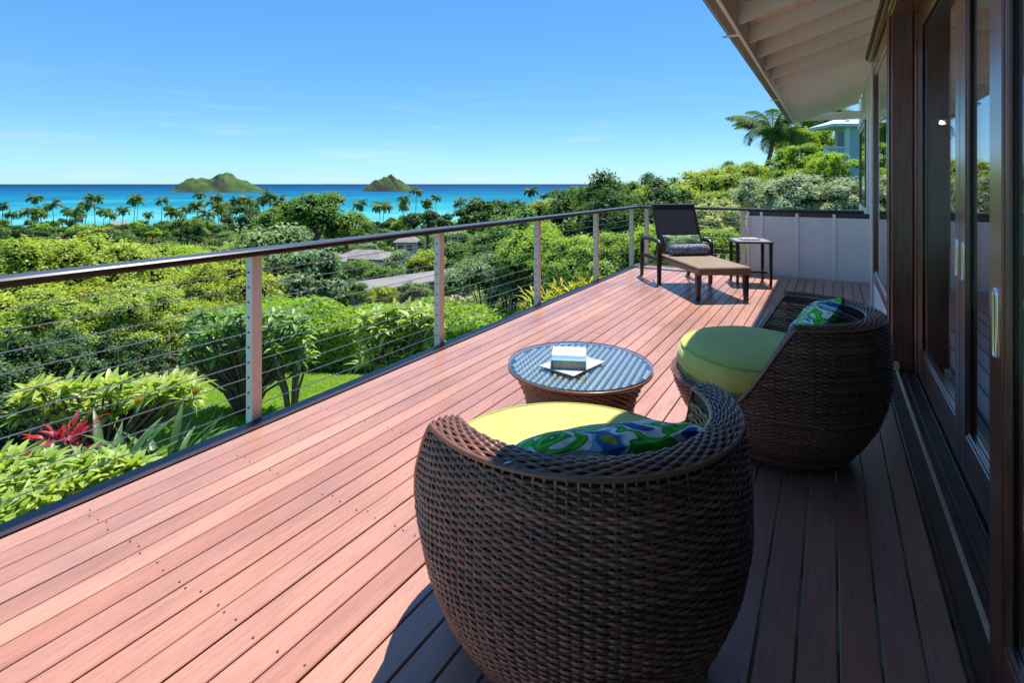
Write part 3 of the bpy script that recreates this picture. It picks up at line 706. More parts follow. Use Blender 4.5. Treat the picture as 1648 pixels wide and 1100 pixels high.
    for a, z in pr:
        wr = .0018 * np.sin(ph * 23 + 1) * (a > .9); V.append(np.stack([(rc * a + wr) * np.cos(ph), (rc * a + wr) * np.sin(ph), np.full(n, SEATZ + .004 + z * 1.16)], 1))
    V = np.concatenate(V); Q = [(k * n + i, k * n + (i + 1) % n, (k + 1) * n + (i + 1) % n, (k + 1) * n + i) for k in range(len(pr) - 1) for i in range(n)]
    cush = qmesh('seat_cushion', V, Q, m_lime, True)
    pt = MB(); 
    for z, s in ((SEATZ + .015, .982), (SEATZ + .1415, .953)):
        pts = [(rc[i % n] * s * math.cos(ph[i % n]), rc[i % n] * s * math.sin(ph[i % n]), z) for i in range(n + 1)]; pt.tube(pts, .0055, 6, False)
    pipe = mesh('piping', pt.v, pt.f, m_piping, True)
    return dict(body_weave=body, stakes=stakes, core=core, rim_weave=rimw, rim_core=rimc, rim_edge=edge, inner_weave=inner, inner_core=icore, seat_deck=sd), cush, pipe
CM, CUSH, PIPE = chair_meshes()
def tub_chair(label, clabel, loc, rz):
    t = thing('wicker_tub_chair', label, 'chair', loc, rz, 'round wicker chairs on the deck')
    for k, me in CM.items():
        o = obj(k, me, t)
        if k in ('body_weave', 'stakes', 'rim_weave', 'inner_weave'): tag(o, kind='stuff')
    c = obj('seat_cushion', CUSH, None, loc=loc, rot=(0, 0, rz)); tag(c, clabel, 'cushion', 'seat cushions of the wicker chairs')
    obj('piping', PIPE, c); return t
def pillow_mesh(w, h, th, m, seed, n=26):
    rs = np.random.RandomState(seed); V = []; Q = []
    for s in (1, -1):
        for j in range(n + 1):
            for i in range(n + 1):
                u = i / n * 2 - 1; v = j / n * 2 - 1
                e = (1 - abs(u) ** 2.6) * (1 - abs(v) ** 2.6); pinch = 1 - .07 * (1 - abs(v) ** 2) * abs(u) ** 3; pinch2 = 1 - .07 * (1 - abs(u) ** 2) * abs(v) ** 3
                z = s * th * max(0, e) ** .55 + .006 * math.sin(5 * u + seed) * math.sin(4 * v + 2) + .004 * math.sin(11 * u * v + 3 * v)
                V.append((u * w / 2 * pinch, v * h / 2 * pinch2, z))
    N1 = (n + 1) ** 2
    for j in range(n):
        for i in range(n):
            a = j * (n + 1) + i; Q.append((a, a + 1, a + n + 2, a + n + 1)); Q.append((N1 + a + n + 1, N1 + a + n + 2, N1 + a + 1, N1 + a))
    return qmesh('throw_pillow', V, Q, m, True)

C1 = Vector((-.672, 1.515, 0)); A1 = math.radians(-42); C2 = Vector((-.235, 3.17, 0)); A2 = math.radians(6)
tub_chair('round brown wicker tub chair nearest the camera with its back turned', 'lime round seat cushion in the nearest wicker chair', C1, A1)
tub_chair('round brown wicker tub chair beside the sliding doors, seen from its side', 'lime round seat cushion in the wicker chair by the doors', C2, A2)
def inchair(c, a, p): return Matrix.Translation(c) @ Matrix.Rotation(a, 4, 'Z') @ Vector(p)
def pillow(label, c, a, p, me, tilt, roll, yaw=0):
    o = obj('throw_pillow', me, None); o.matrix_world = Matrix.Translation(inchair(c, a, p)) @ Matrix.Rotation(a + yaw, 4, 'Z') @ Matrix.Rotation(tilt, 4, 'Y') @ Matrix.Rotation(math.pi / 2, 4, 'Z') @ Matrix.Rotation(roll, 4, 'Z')
    return tag(o, label, 'pillow', 'floral throw pillows')
pillow('green and blue floral pillow slumped in the nearest wicker chair', C1, A1, (.15, -.05, .635), pillow_mesh(.60, .40, .07, m_floral, 1), math.radians(-32), math.radians(3))
pillow('green and blue floral pillow leaning in the wicker chair by the doors', C2, A2, (.15, .05, .635), pillow_mesh(.40, .36, .07, m_floral, 4), math.radians(-54), math.radians(24))

# ------------------------------------------------------------------ round table
TC = Vector((-1.20, 2.71, 0)); TR = .395; TZ_ = .385
tb = thing('wicker_coffee_table', 'round brown wicker coffee table with a glass top', 'table', TC)
def tprof(z): return np.interp(z, [0, .06, .14, .24, .33, .385], [.30, .285, .285, .305, .345, .385])
rows = []; NS = 76
for j in range(26):
    z = .010 + j * .0138; n = NS * 5 + 1; ph = np.linspace(-math.pi, math.pi, n); off = .004 * np.sin(ph * NS / 2 + (math.pi if j % 2 else 0)); r = tprof(z) + off
    rows.append((np.stack([r * np.cos(ph), r * np.sin(ph), np.full(n, z)], 1), np.tile([[0, 0, 1.]], (n, 1)), np.stack([np.cos(ph), np.sin(ph), 0 * ph], 1)))
V, Q = strands(rows, [(-.0064, -.0012), (-.004, .002), (.004, .002), (.0064, -.0012)]); tag(obj('base_weave', qmesh('base_weave', V, Q, m_wick, True), tb), kind='stuff')
MB().lathe([(float(tprof(z)) - .008, z) for z in np.linspace(0.001, .378, 12)], 64).build('core', m_wshell, tb, True)
rows = []
ta = math.radians(97) - 0
for k in range(-10, 11):
    o_ = k * .0365; half = math.sqrt(max(.0004, (TR - .022) ** 2 - o_ ** 2)); n = max(6, int(half * 2 / .006)); s_ = np.linspace(-half, half, n)
    ca, sa = math.cos(ta + TH * 0), math.sin(ta)
    P = np.stack([ca * s_ - sa * o_, sa * s_ + ca * o_, .388 + .003 * np.sin(s_ * 150 + (math.pi if k % 2 else 0))], 1); S = np.tile([[-sa, ca, 0.]], (n, 1)); O = np.tile([[0, 0, 1.]], (n, 1)); rows.append((P, S, O))
V, Q = strands(rows, [(-.0125, -.004), (-.008, .004), (.008, .004), (.0125, -.004)]); tag(obj('top_weave', qmesh('top_weave', V, Q, m_wtop, True), tb), kind='stuff')
MB().lathe([(TR - .01, .372), (TR - .004, .380), (TR - .02, .3805)], 64).build('top_core', m_wshell, tb)
ed = MB(); ph = np.linspace(-math.pi, math.pi, 241); ed.tube([((TR - .006) * math.cos(p), (TR - .006) * math.sin(p), .383) for p in ph], [.010 * (.85 + .15 * abs(math.sin(p * 60))) for p in ph], 6, False); obj('top_edge', mesh('top_edge', ed.v, ed.f, m_wick, True), tb)
n = 96; R_ = TR + .002
V = [(R_ * math.cos(2 * math.pi * k / n), R_ * math.sin(2 * math.pi * k / n), z) for z in (.397, .404) for k in range(n)]
gl = mesh('glass_top', V, [tuple(range(n - 1, -1, -1)), tuple(range(n, 2 * n))] + [(k, (k + 1) % n, n + (k + 1) % n, n + k) for k in range(n)], [m_tglass, m_gedge], False, [0, 0] + [1] * n); obj('glass_top', gl, tb)

# book on a magazine
m_paper = M('page_edges', rough=.8, fn=paint((.62, .56, .44), .15, 60)); 
def cover(t, b):
    v = N(t, 'ShaderNodeTexCoord').outputs['Object']; sp = N(t, 'ShaderNodeSeparateXYZ'); t.links.new(v, sp.inputs[0])
    g = noise(t, 14, 3, .5, coord='obj'); a = N(t, 'ShaderNodeMath', operation='MULTIPLY_ADD'); a.inputs[1].default_value = .03; t.links.new(g.outputs['Fac'], a.inputs[0]); t.links.new(sp.outputs['Y'], a.inputs[2])
    mr = N(t, 'ShaderNodeMapRange'); mr.inputs['From Min'].default_value = -.12; mr.inputs['From Max'].default_value = .13; t.links.new(a.outputs[0], mr.inputs[0])
    c = ramp(t, mr.outputs[0], [(0, (.30, .48, .62)), (.24, (.14, .32, .50)), (.36, (.14, .27, .40)), (.42, (.74, .46, .28)), (.55, (.82, .72, .52)), (1, (.84, .80, .70))]); t.links.new(c.outputs[0], b.inputs['Base Color'])
m_cover = M('book_cover_beach', rough=.35, fn=cover); m_mag = M('magazine_paper', rough=.4, fn=paint((.62, .66, .68), .25, 25))
mg = obj('magazine', mesh('magazine', *(lambda b: (b.v, b.f))(MB().box(-.115, .115, -.15, .15, 0, .006, .001)), m_mag), None, loc=(TC.x - .02, TC.y - .05, .4045), rot=(0, 0, TH + math.radians(-42))); tag(mg, 'open pale magazine lying under the book on the glass table', 'magazine')
bk = thing('book', 'thick paperback with a blue and cream beach cover on the glass table', 'book', (TC.x - .045, TC.y - .035, .411), TH + math.radians(-7))
MB().box(-.088, .090, -.118, .118, .0025, .0425).build('pages', m_paper, bk); MB().box(-.092, .092, -.120, .120, .043, .0455).build('cover', m_cover, bk); MB().box(-.092, .092, -.120, .120, 0, .002).build('cover', m_cover, bk); MB().box(-.0945, -.0921, -.12, .12, 0, .0455).build('spine', m_cover, bk)

# ------------------------------------------------------------------ chaise lounge (x = its right, y = towards its head)
CHR = math.atan2(.59, .807)
ch = thing('chaise_lounge', 'dark reclining lounge chair with a tan woven seat near the railing corner', 'lounge chair', (-1.09, 6.69, 0), CHR)
sw_ = .325
MB().box(-sw_, sw_, .0, 1.26, .372, .405, .01).build('seat_panel', m_tanweave, ch)
fr = MB().box(-sw_ - .004, -sw_ + .04, .02, 1.30, .315, .371, .006).box(sw_ - .04, sw_ + .004, .02, 1.30, .315, .371, .006); fr.build('side_rail', m_tanweave, ch)
MB().box(-sw_ - .006, sw_ + .006, -.012, .022, .312, .400, .008).build('front_apron', m_tanweave, ch)
def leg(x, y, z1, w=.026, dx=0, dy=0):
    m = MB(); a = w; b = w * .72
    v = [(x - b + dx, y - b + dy, 0), (x + b + dx, y - b + dy, 0), (x + b + dx, y + b + dy, 0), (x - b + dx, y + b + dy, 0), (x - a, y - a, z1), (x + a, y - a, z1), (x + a, y + a, z1), (x - a, y + a, z1)]
    m.add(v, [(3, 2, 1, 0), (4, 5, 6, 7), (0, 1, 5, 4), (1, 2, 6, 5), (2, 3, 7, 6), (3, 0, 4, 7)]); return m.build('leg', m_dkwood, ch)
for s in (-1, 1):
    leg(s * (sw_ - .03), .06, .314, .030, s * .006)
    leg(s * .372, 1.14, .53, .030); leg(s * .372, 1.85, .50, .028, 0, .02)
    ap = [(s * .372, 1.10, .52), (s * .372, 1.115, .56), (s * .372, 1.17, .588), (s * .372, 1.35, .600), (s * .372, 1.6, .598), (s * .372, 1.78, .580), (s * .372, 1.85, .54), (s * .372, 1.862, .49)]
    MB().tube(ap, [.030, .031, .031, .031, .031, .031, .029, .026], 8).build('armrest', m_dkwood, ch, True)
    MB().box(s * .372 - .015, s * .372 + .015, 1.17, 1.82, .30, .36, .004).build('side_rail', m_dkwood, ch)
MB().box(-.35, .35, 1.27, 1.30, .315, .355, .004).build('cross_rail', m_dkwood, ch)
ba = math.radians(64); bm = Matrix.Translation((0, 1.235, .40)) @ Matrix.Rotation(ba, 4, 'X')
MB().box(-.300, .300, .0, .745, -.012, .012, .004, mtx=bm).build('backrest', m_sling, ch)
b2 = MB()
for s in (-1, 1): b2.box(s * .312 - .0115, s * .312 + .0115, -.01, .76, -.018, .018, .005, mtx=bm)
b2.box(-.324, .324, .745, .775, -.018, .018, .005, mtx=bm); b2.build('backrest_frame', m_dkwood, ch)
MB().tube([(-.26, 1.40, .72), (-.26, 1.60, .34)], .012, 6).build('back_prop', m_dkwood, ch); MB().tube([(.26, 1.40, .72), (.26, 1.60, .34)], .012, 6).build('back_prop', m_dkwood, ch)
CM4 = Matrix.Translation((-1.09, 6.69, 0)) @ Matrix.Rotation(CHR, 4, 'Z')
bo = MB(); nb = 24; pts = [(-.285 + .57 * i / nb, 0, 0) for i in range(nb + 1)]; bo.tube(pts, [.078 * (.55 + .45 * min(1, min(i, nb - i) / 2.2) ** .5) * (1 + .03 * math.sin(i * 1.9)) for i in range(nb + 1)], 18)
o = obj('bolster_pillow', mesh('bolster_pillow', bo.v, bo.f, m_floral2, True)); o.matrix_world = CM4 @ Matrix.Translation((.03, 1.06, .482)) @ Matrix.Rotation(math.radians(2), 4, 'Z'); tag(o, 'rolled blue and white print bolster lying on the lounge chair', 'pillow')
o = obj('lumbar_pillow', pillow_mesh(.56, .26, .05, m_floral3, 9)); o.matrix_world = CM4 @ Matrix.Translation((.01, 1.225, .555)) @ Matrix.Rotation(math.radians(60), 4, 'X'); tag(o, 'green leaf print pillow propped against the lounge chair back', 'pillow')

# side table
SR = math.radians(20); st = thing('side_table', 'small square dark side table beside the lounge chair', 'table', (-.985, 8.16, 0), SR)
MB().box(-.265, .245, -.245, .245, .575, .600, .006).build('frame', m_dkwood, st); MB().box(-.225, .225, -.225, .225, .601, .607, .002).build('top', M('grey_table_top', rough=.25, fn=paint((.42, .42, .42), .1, 6)), st)
for sx in (-1, 1):
    for sy in (-1, 1):
        m = MB(); a, b = .021, .015; x, y = sx * .215, sy * .215; m.add([(x - b, y - b, 0), (x + b, y - b, 0), (x + b, y + b, 0), (x - b, y + b, 0), (x - a, y - a, .574), (x + a, y - a, .574), (x + a, y + a, .574), (x - a, y + a, .574)], [(3, 2, 1, 0), (4, 5, 6, 7), (0, 1, 5, 4), (1, 2, 6, 5), (2, 3, 7, 6), (3, 0, 4, 7)]); m.build('leg', m_dkwood, st)
for s in (-1, 1): MB().box(s * .215 - .01, s * .215 + .01, -.195, .195, .13, .165).build('stretcher', m_dkwood, st)
MB().box(-.204, .204, -.012, .012, .135, .160).build('stretcher', m_dkwood, st)
tag(MB().box(-.14, .10, -.10, .08, 0, .022, .005).build('book', m_mag, None, loc=(-.985, 8.18, .6075), rot=(0, 0, .5)), 'pale closed book lying on the small side table', 'book')
# ------------------------------------------------------------------ vegetation builders
def leaves_at(P, Nn, size, rs, elong=1.6, droop=0.0):
    """folded diamond leaves at points P facing Nn; returns V, Q"""
    n = len(P); Nn = Nn / (np.linalg.norm(Nn, axis=1)[:, None] + 1e-9)
    t = rs.normal(size=(n, 3)); t[:, 2] -= droop; t -= Nn * (t * Nn).sum(1)[:, None]; t /= np.linalg.norm(t, axis=1)[:, None] + 1e-9
    b = np.cross(Nn, t); s = size * rs.uniform(.5, 1.5, n)[:, None]
    v0 = P - t * s * elong * .5; v2 = P + t * s * elong * .5 - Nn * s * .12; f = Nn * s * .14
    v1 = P + b * s * .42 + f; v3 = P - b * s * .42 + f
    V = np.stack([v0, v1, v2, v3], 1).reshape(-1, 3); Q = np.arange(4 * n).reshape(n, 4); return V, Q
def crown_mesh(name, seed, rad, nclump, nleaf, size, mat, flat=.75, clump=(.28, .42), core=True, droop=0.0, elong=1.6, bottom=-.45):
    """crown made of leaf clumps spread through an uneven ellipsoid (unit: metres)"""
    rs = np.random.RandomState(seed); C = []; R = []
    while len(C) < nclump:
        d = rs.normal(size=3); d /= np.linalg.norm(d)
        if d[2] < bottom: continue
        k = rs.uniform(.45, 1.0) ** .6; c = d * k * rad; c[2] *= flat; r = rad * rs.uniform(*clump) * (1.1 - .25 * k)
        C.append(c); R.append(r)
    C = np.array(C); R = np.array(R); pr = R ** 2 / (R ** 2).sum(); who = rs.choice(nclump, nleaf, p=pr)
    d = rs.normal(size=(nleaf, 3)); d /= np.linalg.norm(d, axis=1)[:, None]; d[:, 2] = np.where(d[:, 2] < -.35, -d[:, 2], d[:, 2])
    rr = np.where(rs.uniform(size=nleaf) < .22, rs.uniform(.95, 1.35, nleaf), rs.uniform(.62, 1.06, nleaf)); P = C[who] + d * (R[who] * rr)[:, None] * np.array([1, 1, .8])
    Nn = d * .8 + rs.normal(size=(nleaf, 3)) * .6 + np.array([0, .25, .75]); V, Q = leaves_at(P, Nn, size, rs, elong, droop)
    if not core: return qmesh(name, V, Q, mat)
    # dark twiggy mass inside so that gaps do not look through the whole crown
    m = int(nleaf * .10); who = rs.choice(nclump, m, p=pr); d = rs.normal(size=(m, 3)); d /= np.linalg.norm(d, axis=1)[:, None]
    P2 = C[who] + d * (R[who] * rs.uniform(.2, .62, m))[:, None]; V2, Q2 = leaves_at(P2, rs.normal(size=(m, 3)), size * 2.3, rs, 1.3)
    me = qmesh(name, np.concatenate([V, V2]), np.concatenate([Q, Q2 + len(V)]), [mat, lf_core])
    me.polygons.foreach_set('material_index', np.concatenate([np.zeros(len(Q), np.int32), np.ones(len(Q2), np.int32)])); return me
def trunk_mesh(seed, h, r, spread, nl=5):
    rs = random.Random(seed); m = MB(); top = Vector((rs.uniform(-.1, .1) * h, rs.uniform(-.1, .1) * h, h))
    m.tube([(0, 0, -.6), top * .35 + Vector((rs.uniform(-.05, .05), rs.uniform(-.05, .05), 0)) * h, top * .7, top], [r * 1.25, r, r * .8, r * .6], 8)
    for k in range(nl):
        a = 2 * math.pi * k / nl + rs.uniform(-.4, .4); s = top * rs.uniform(.55, .95); e_ = s + Vector((math.cos(a) * spread, math.sin(a) * spread, rs.uniform(.3, .8) * spread)); mid = (s + e_) / 2 + Vector((0, 0, -.08 * spread))
        m.tube([s, mid, e_], [r * .5, r * .36, r * .12], 6)
    return mesh('trunk', m.v, m.f, m_bark, True)

# far and middle-distance trees (crown radius 1 = built at 5 m, scaled)
TREES = {}
def treekind(key, mats, flat, seed, nleaf=5200, size=.30, nclump=26, clump=(.26, .42), **k):
    TREES[key] = [(crown_mesh('crown', seed + i, 5.0, nclump, nleaf, size, mats[i % len(mats)], flat, clump, **k), trunk_mesh(seed + 50 + i, 4.2, .32, 2.6)) for i in range(3)]
treekind('round', [lf_mid, lf_dark, lf_mid], .72, 100)
treekind('dark', [lf_dark, lf_dark, lf_mid], .62, 200)
treekind('yellow', [lf_yel, lf_lime, lf_yel], .66, 300)
treekind('grey', [lf_grey, lf_mid, lf_grey], .8, 400)
treekind('spread', [lf_dark, lf_mid, lf_dark], .36, 500, nclump=34, clump=(.18, .28))
FINE = {}
def finekind(key, mat, seed, nleaf, size, flat=.8, nclump=38, clump=(.21, .34), **k): FINE[key] = [crown_mesh('crown', seed + i, 2.0, nclump, nleaf, size, mat, flat, clump, **k) for i in range(2)]
trk = random.Random(5)
def tree(kind, label, p, R, name='broadleaf_tree', group=None, zg=None, cat='tree', hfac=None):
    """p: crown centre; trunk stands on the ground under it"""
    me, tm = TREES[kind][trk.randrange(3)]; zg = ground(p) if zg is None else zg; s = R / 5.0; t = thing(name, label, cat, (p[0], p[1], zg), trk.uniform(0, 6.28), group)
    o = obj('crown', me, t, loc=(0, 0, p[2] - zg), scale=(s, s, s * trk.uniform(.9, 1.1))); hh = max(.3, p[2] - zg)
    obj('trunk', tm, t, scale=(s * 1.1, s * 1.1, hh / 4.2)); return t
def bush(key, label, p, R, name='leafy_bush', group=None, cat='bush', sz=1.0):
    me = FINE[key][trk.randrange(2)]; zg = ground(p); s = R / 2.0; t = thing(name, label, cat, (p[0], p[1], zg), trk.uniform(0, 6.28), group)
    obj('crown', me, t, loc=(0, 0, p[2] - zg), scale=(s, s, s * sz)); obj('trunk', STEM, t, scale=(s, s, max(.25, (p[2] - zg) / 1.6))); return t
_m = MB()
for k in range(6):
    a = k * 1.05; _m.tube([(.06 * math.cos(a), .06 * math.sin(a), -.3), (.25 * math.cos(a), .25 * math.sin(a), .8), (.7 * math.cos(a), .7 * math.sin(a), 1.8)], [.06, .045, .02], 6)
STEM = mesh('trunk', _m.v, _m.f, m_bark, True)
finekind('yel', lf_yel, 600, 15000, .066, .8, droop=.6, nclump=46, clump=(.19, .31))
finekind('lime', lf_lime, 620, 10000, .07, .7)
finekind('mid', lf_mid, 640, 10000, .078, .8)
finekind('dark', lf_dark, 660, 10000, .082, .85)
finekind('grey', lf_grey, 680, 10000, .078, .8)
finekind('pale', lf_pale, 700, 10000, .075, .75, elong=2.2)

# palms
def frond_mesh(seed, Lf, droop, lw, n=26, lwid=.014):
    rs = np.random.RandomState(seed); V = []; Q = []
    t = np.linspace(0, 1, n); ang = .95 - droop * t ** 1.25; x = np.cumsum(np.cos(ang)) * Lf / n; z = np.cumsum(np.sin(ang)) * Lf / n
    for i in range(n - 1):
        w = .018 * Lf * (1 - t[i]) * .45 + .004; w2 = .018 * Lf * (1 - t[i + 1]) * .45 + .004; b = len(V)
        V += [(x[i], -w, z[i]), (x[i], w, z[i]), (x[i + 1], w2, z[i + 1]), (x[i + 1], -w2, z[i + 1])]; Q.append((b, b + 1, b + 2, b + 3))
    for i in range(2, n):
        ll = Lf * lw * math.sin(math.pi * (.12 + .84 * t[i])) ** .7
        for s in (-1, 1):
            for q in (0, .5):
                d = np.array([.55, s * .85, -.28 - .45 * t[i] + rs.normal(0, .10)]); d /= np.linalg.norm(d); p = np.array([x[i], 0, z[i]]); 
                if q: p = p - np.array([x[i] - x[i - 1], 0, z[i] - z[i - 1]]) * .5
                w = np.array([.5, -s * .2, .1]) * Lf * lwid; tip = p + d * ll + np.array([0, 0, -.22 * ll]); mid = p + d * ll * .55; b = len(V)
                V += [tuple(p - w), tuple(p + w), tuple(mid + w * 1.2), tuple(mid - w * 1.2), tuple(tip + w * .1), tuple(tip - w * .1)]; Q += [(b, b + 1, b + 2, b + 3), (b + 3, b + 2, b + 4, b + 5)]
    return V, Q
def crown_of_fronds(seed, nf, Lf):
    rs = random.Random(seed); VV = []; QQ = []
    for k in range(nf):
        V, Q = frond_mesh(seed + k, Lf * rs.uniform(.85, 1.1), rs.uniform(1.2, 2.5), .27, 12, .034); a = k * 2.399 + rs.uniform(-.3, .3); ti = rs.uniform(-1.0, .5); R = Matrix.Rotation(a, 4, 'Z') @ Matrix.Rotation(-ti, 4, 'Y'); b = len(VV)
        VV += [tuple(R @ Vector(v)) for v in V]; QQ += [tuple(i + b for i in q) for q in Q]
    return qmesh('crown', VV, QQ, lf_palm)
PALMC = [crown_of_fronds(s, 19, 3.6) for s in (1, 31, 61)]
def palm_trunk(seed, h, r=.16):
    rs = random.Random(seed); m = MB(); bx, by = rs.uniform(-.22, .22) * h, rs.uniform(-.22, .22) * h
    pts = [(bx * (1 - u) ** 2, by * (1 - u) ** 2, h * u) for u in (-.05, .1, .25, .4, .55, .7, .85, 1)]
    m.tube(pts, [r * 1.5, r * 1.2, r * 1.05, r, r * .95, r * .9, r * .85, r * .9], 7); return mesh('trunk', m.v, m.f, m_bark, True)
PALMT = [palm_trunk(s, 10) for s in range(7)]
prs = random.Random(3)
def palm(px, py, D, label, group, sc=1.0):
    p = at(px, py, D); zg = ground(p); h = p.z - zg
    t = thing('coconut_palm', label, 'palm tree', (p.x, p.y, zg), prs.uniform(0, 6.28), group)
    obj('trunk', PALMT[prs.randrange(7)], t, scale=(1.1, 1.1, h / 10)); obj('crown', PALMC[prs.randrange(3)], t, loc=(0, 0, h), scale=(sc, sc, sc), rot=(prs.uniform(-.08, .08), prs.uniform(-.08, .08), 0)); return t

# ------------------------------------------------------------------ shore palms and wooded slope
LP = [(-20, 330), (20, 338), (55, 322), (68, 334), (88, 330), (118, 340), (136, 326), (150, 320), (166, 328), (176, 336), (196, 342), (214, 314), (224, 328), (234, 342), (258, 311), (268, 322), (290, 334), (300, 325), (312, 334), (325, 314), (338, 322), (348, 316), (372, 328), (388, 320), (397, 311), (408, 318), (420, 309), (432, 316), (444, 312), (455, 322), (577, 330), (607, 325), (620, 336), (646, 308), (655, 322), (671, 309), (688, 314), (697, 322), (740, 330), (762, 322), (805, 318), (838, 326), (857, 310), (876, 318), (897, 308), (912, 316)]
ORD = ['first', 'second', 'third', 'fourth', 'fifth', 'sixth', 'seventh', 'eighth', 'ninth', 'tenth', 'eleventh', 'twelfth', 'thirteenth', 'fourteenth', 'fifteenth', 'sixteenth', 'seventeenth', 'eighteenth', 'nineteenth', 'twentieth'] + [f'{k}th' for k in range(21, 80)]
zc_ = {}
LP = [(px + prs.uniform(-6, 6), py + prs.uniform(-4, 14)) for px, py in LP] + [(prs.uniform(270, 470), prs.uniform(322, 345)) for _ in range(14)] + [(prs.uniform(0, 180), prs.uniform(330, 356)) for _ in range(10)] + [(prs.uniform(590, 900), prs.uniform(325, 345)) for _ in range(8)]
for i, (px, py) in enumerate(sorted(LP)):
    where = 'left of the twin-peaked island' if px < 270 else ('in front of the twin-peaked island' if px < 480 else ('in front of the cone-shaped island' if px < 730 else 'right of the cone-shaped island'))
    k = zc_[where] = zc_.get(where, 0) + 1
    palm(px, py, prs.uniform(300, 440) if px < 730 else prs.uniform(330, 450), ORD[k - 1] + ' shore palm from the left among those ' + where, 'palms along the shore', prs.uniform(1.3, 2.2))
def ylim(px): return np.interp(px, [-100, 0, 130, 210, 260, 400, 440, 480, 520, 560, 580, 700, 740, 800, 850, 930, 960, 1100], [352, 352, 345, 352, 345, 335, 322, 314, 312, 322, 345, 342, 325, 320, 328, 325, 320, 290])
# named trees
TL = [('dark', 505, 350, 105, 6.6, 'big rounded dark tree standing above the long grey roof'), ('round', 455, 365, 120, 5.6, 'rounded green tree just left of the big dark tree'),
      ('spread', 795, 350, 150, 10.5, 'wide flat-topped tree rising behind the middle of the railing'), ('spread', 690, 358, 190, 8, 'flat-topped tree left of the wide one behind the railing'),
      ('round', 560, 372, 110, 4.6, 'small rounded tree right of the big dark tree'), ('spread', 880, 350, 130, 6, 'flat-topped tree at the right end of the shore view'),
      ('grey', 480, 468, 21, 1.9, 'grey-green tree behind the first pale post'), ('grey', 430, 445, 26, 2.6, 'taller grey-green tree left of the long grey roof'),
      ('dark', 385, 352, 210, 7, 'dark tree below the twin-peaked island'), ('yellow', 520, 446, 66, 2.4, 'yellow-green tree in front of the white roofed house'), ('round', 575, 440, 70, 2.6, 'rounded tree in front of the house nearer the second post'), ('grey', 640, 428, 82, 2.8, 'grey-green tree in front of the pale blue house'), ('yellow', 685, 430, 76, 2.6, 'yellow-green tree right of the pale blue house'), ('round', 620, 452, 56, 2.0, 'round tree just above the flat grey roof'), ('round', 300, 372, 190, 6, 'rounded tree below the palms left of the island')]
for kind, px, py, D, R, lab in TL: tree(kind, lab, at(px, py, D), R, group='trees on the slope')
cnt = 0; srs = random.Random(21); placed = []; plan_ = []
while cnt < 235:
    D = math.exp(srs.uniform(math.log(42), math.log(455))) if srs.random() < .45 else srs.uniform(170, 462); px = srs.uniform(-80, 960); R = srs.uniform(2.6, 5.2) * (1 if D > 90 else .8)
    if D < 75 and 540 < px < 820: continue
    p = at(px, 300, D); zg = ground(p); zc = zg + R * srs.uniform(.75, 1.15); ytop = CY0 + FPX * (H - (zc + R * .72)) / D
    if ytop < ylim(px) + srs.uniform(0, 10): continue
    if any((p.x - q[0]) ** 2 + (p.y - q[1]) ** 2 < (.5 * (R + q[2])) ** 2 for q in placed): continue
    placed.append((p.x, p.y, R)); kind = srs.choice(['round', 'dark', 'yellow', 'grey', 'round', 'spread'] if D > 120 else ['round', 'yellow', 'grey', 'yellow', 'dark'])
    plan_.append((px, kind, D, p.x, p.y, zc, R)); cnt += 1
cnt = 0
while cnt < 120:
    D = srs.uniform(285, 468); px = srs.uniform(-80, 950); R = srs.uniform(4.2, 7.0); p = at(px, 300, D); zg = ground(p); zc = zg + R * srs.uniform(.5, .9); ytop = CY0 + FPX * (H - (zc + R * .72)) / D
    if ytop < ylim(px) - 3 or any((p.x - q[0]) ** 2 + (p.y - q[1]) ** 2 < (.42 * (R + q[2])) ** 2 for q in placed): R = 0
    if R: placed.append((p.x, p.y, R)); plan_.append((px, srs.choice(['round', 'dark', 'grey', 'spread', 'yellow']), D, p.x, p.y, zc, R)); cnt += 1
    elif srs.random() < .002: cnt += 1
zc_ = {}
for px, kind, D, x, y, zc, R in sorted(plan_):
    adj = {'round': 'mid green', 'dark': 'dark green', 'yellow': 'yellow-green', 'grey': 'grey-green', 'spread': 'low spreading'}[kind]
    zone = 'at the foot of the slope by the shore' if D > 220 else ('half way down the slope' if D > 95 else 'on the upper slope below the garden')
    k = zc_[(adj, zone)] = zc_.get((adj, zone), 0) + 1
    tree(kind, f'{ORD[k - 1]} {adj} tree from the left {zone}', (x, y, zc), R, group=f'{adj} trees {zone}')
# low scrub that reads as one mass between the trees
def scrub(name, label, n, f, mat, size, seed):
    rs = np.random.RandomState(seed); P = []; 
    while len(P) < n:
        px, D = f(rs); w = at(px, 0, D); z = ground_pd(px, D); P.append((w.x, w.y, z + rs.uniform(0, 1) ** 1.5 * size * 5, D))
    P = np.array(P); Nn = rs.normal(size=(n, 3)) * .7 + np.array([0, 0, .8]); sz = size * (1 if False else np.clip(P[:, 3] / 60, .5, 5))
    V = []; Q = []
    t = rs.normal(size=(n, 3)); Nn /= np.linalg.norm(Nn, axis=1)[:, None]; t -= Nn * (t * Nn).sum(1)[:, None]; t /= np.linalg.norm(t, axis=1)[:, None]; b = np.cross(Nn, t); s = (sz * rs.uniform(.6, 1.4, n))[:, None]; p = P[:, :3]
    V = np.stack([p - t * s, p + b * s * .6, p + t * s, p - b * s * .6], 1).reshape(-1, 3)
    tag(obj(name, qmesh(name, V, np.arange(4 * n).reshape(n, 4), mat)), label, kind='stuff')
scrub('undergrowth', 'mixed green scrub covering the slope between the trees', 60000, lambda rs: (rs.uniform(-200, 1450), math.exp(rs.uniform(math.log(13), math.log(460)))), lf_mid, .16, 1)
scrub('undergrowth', 'light green scrub patches on the slope', 40000, lambda rs: (rs.uniform(-200, 1450), math.exp(rs.uniform(math.log(16), math.log(300)))), lf_yel, .14, 2)

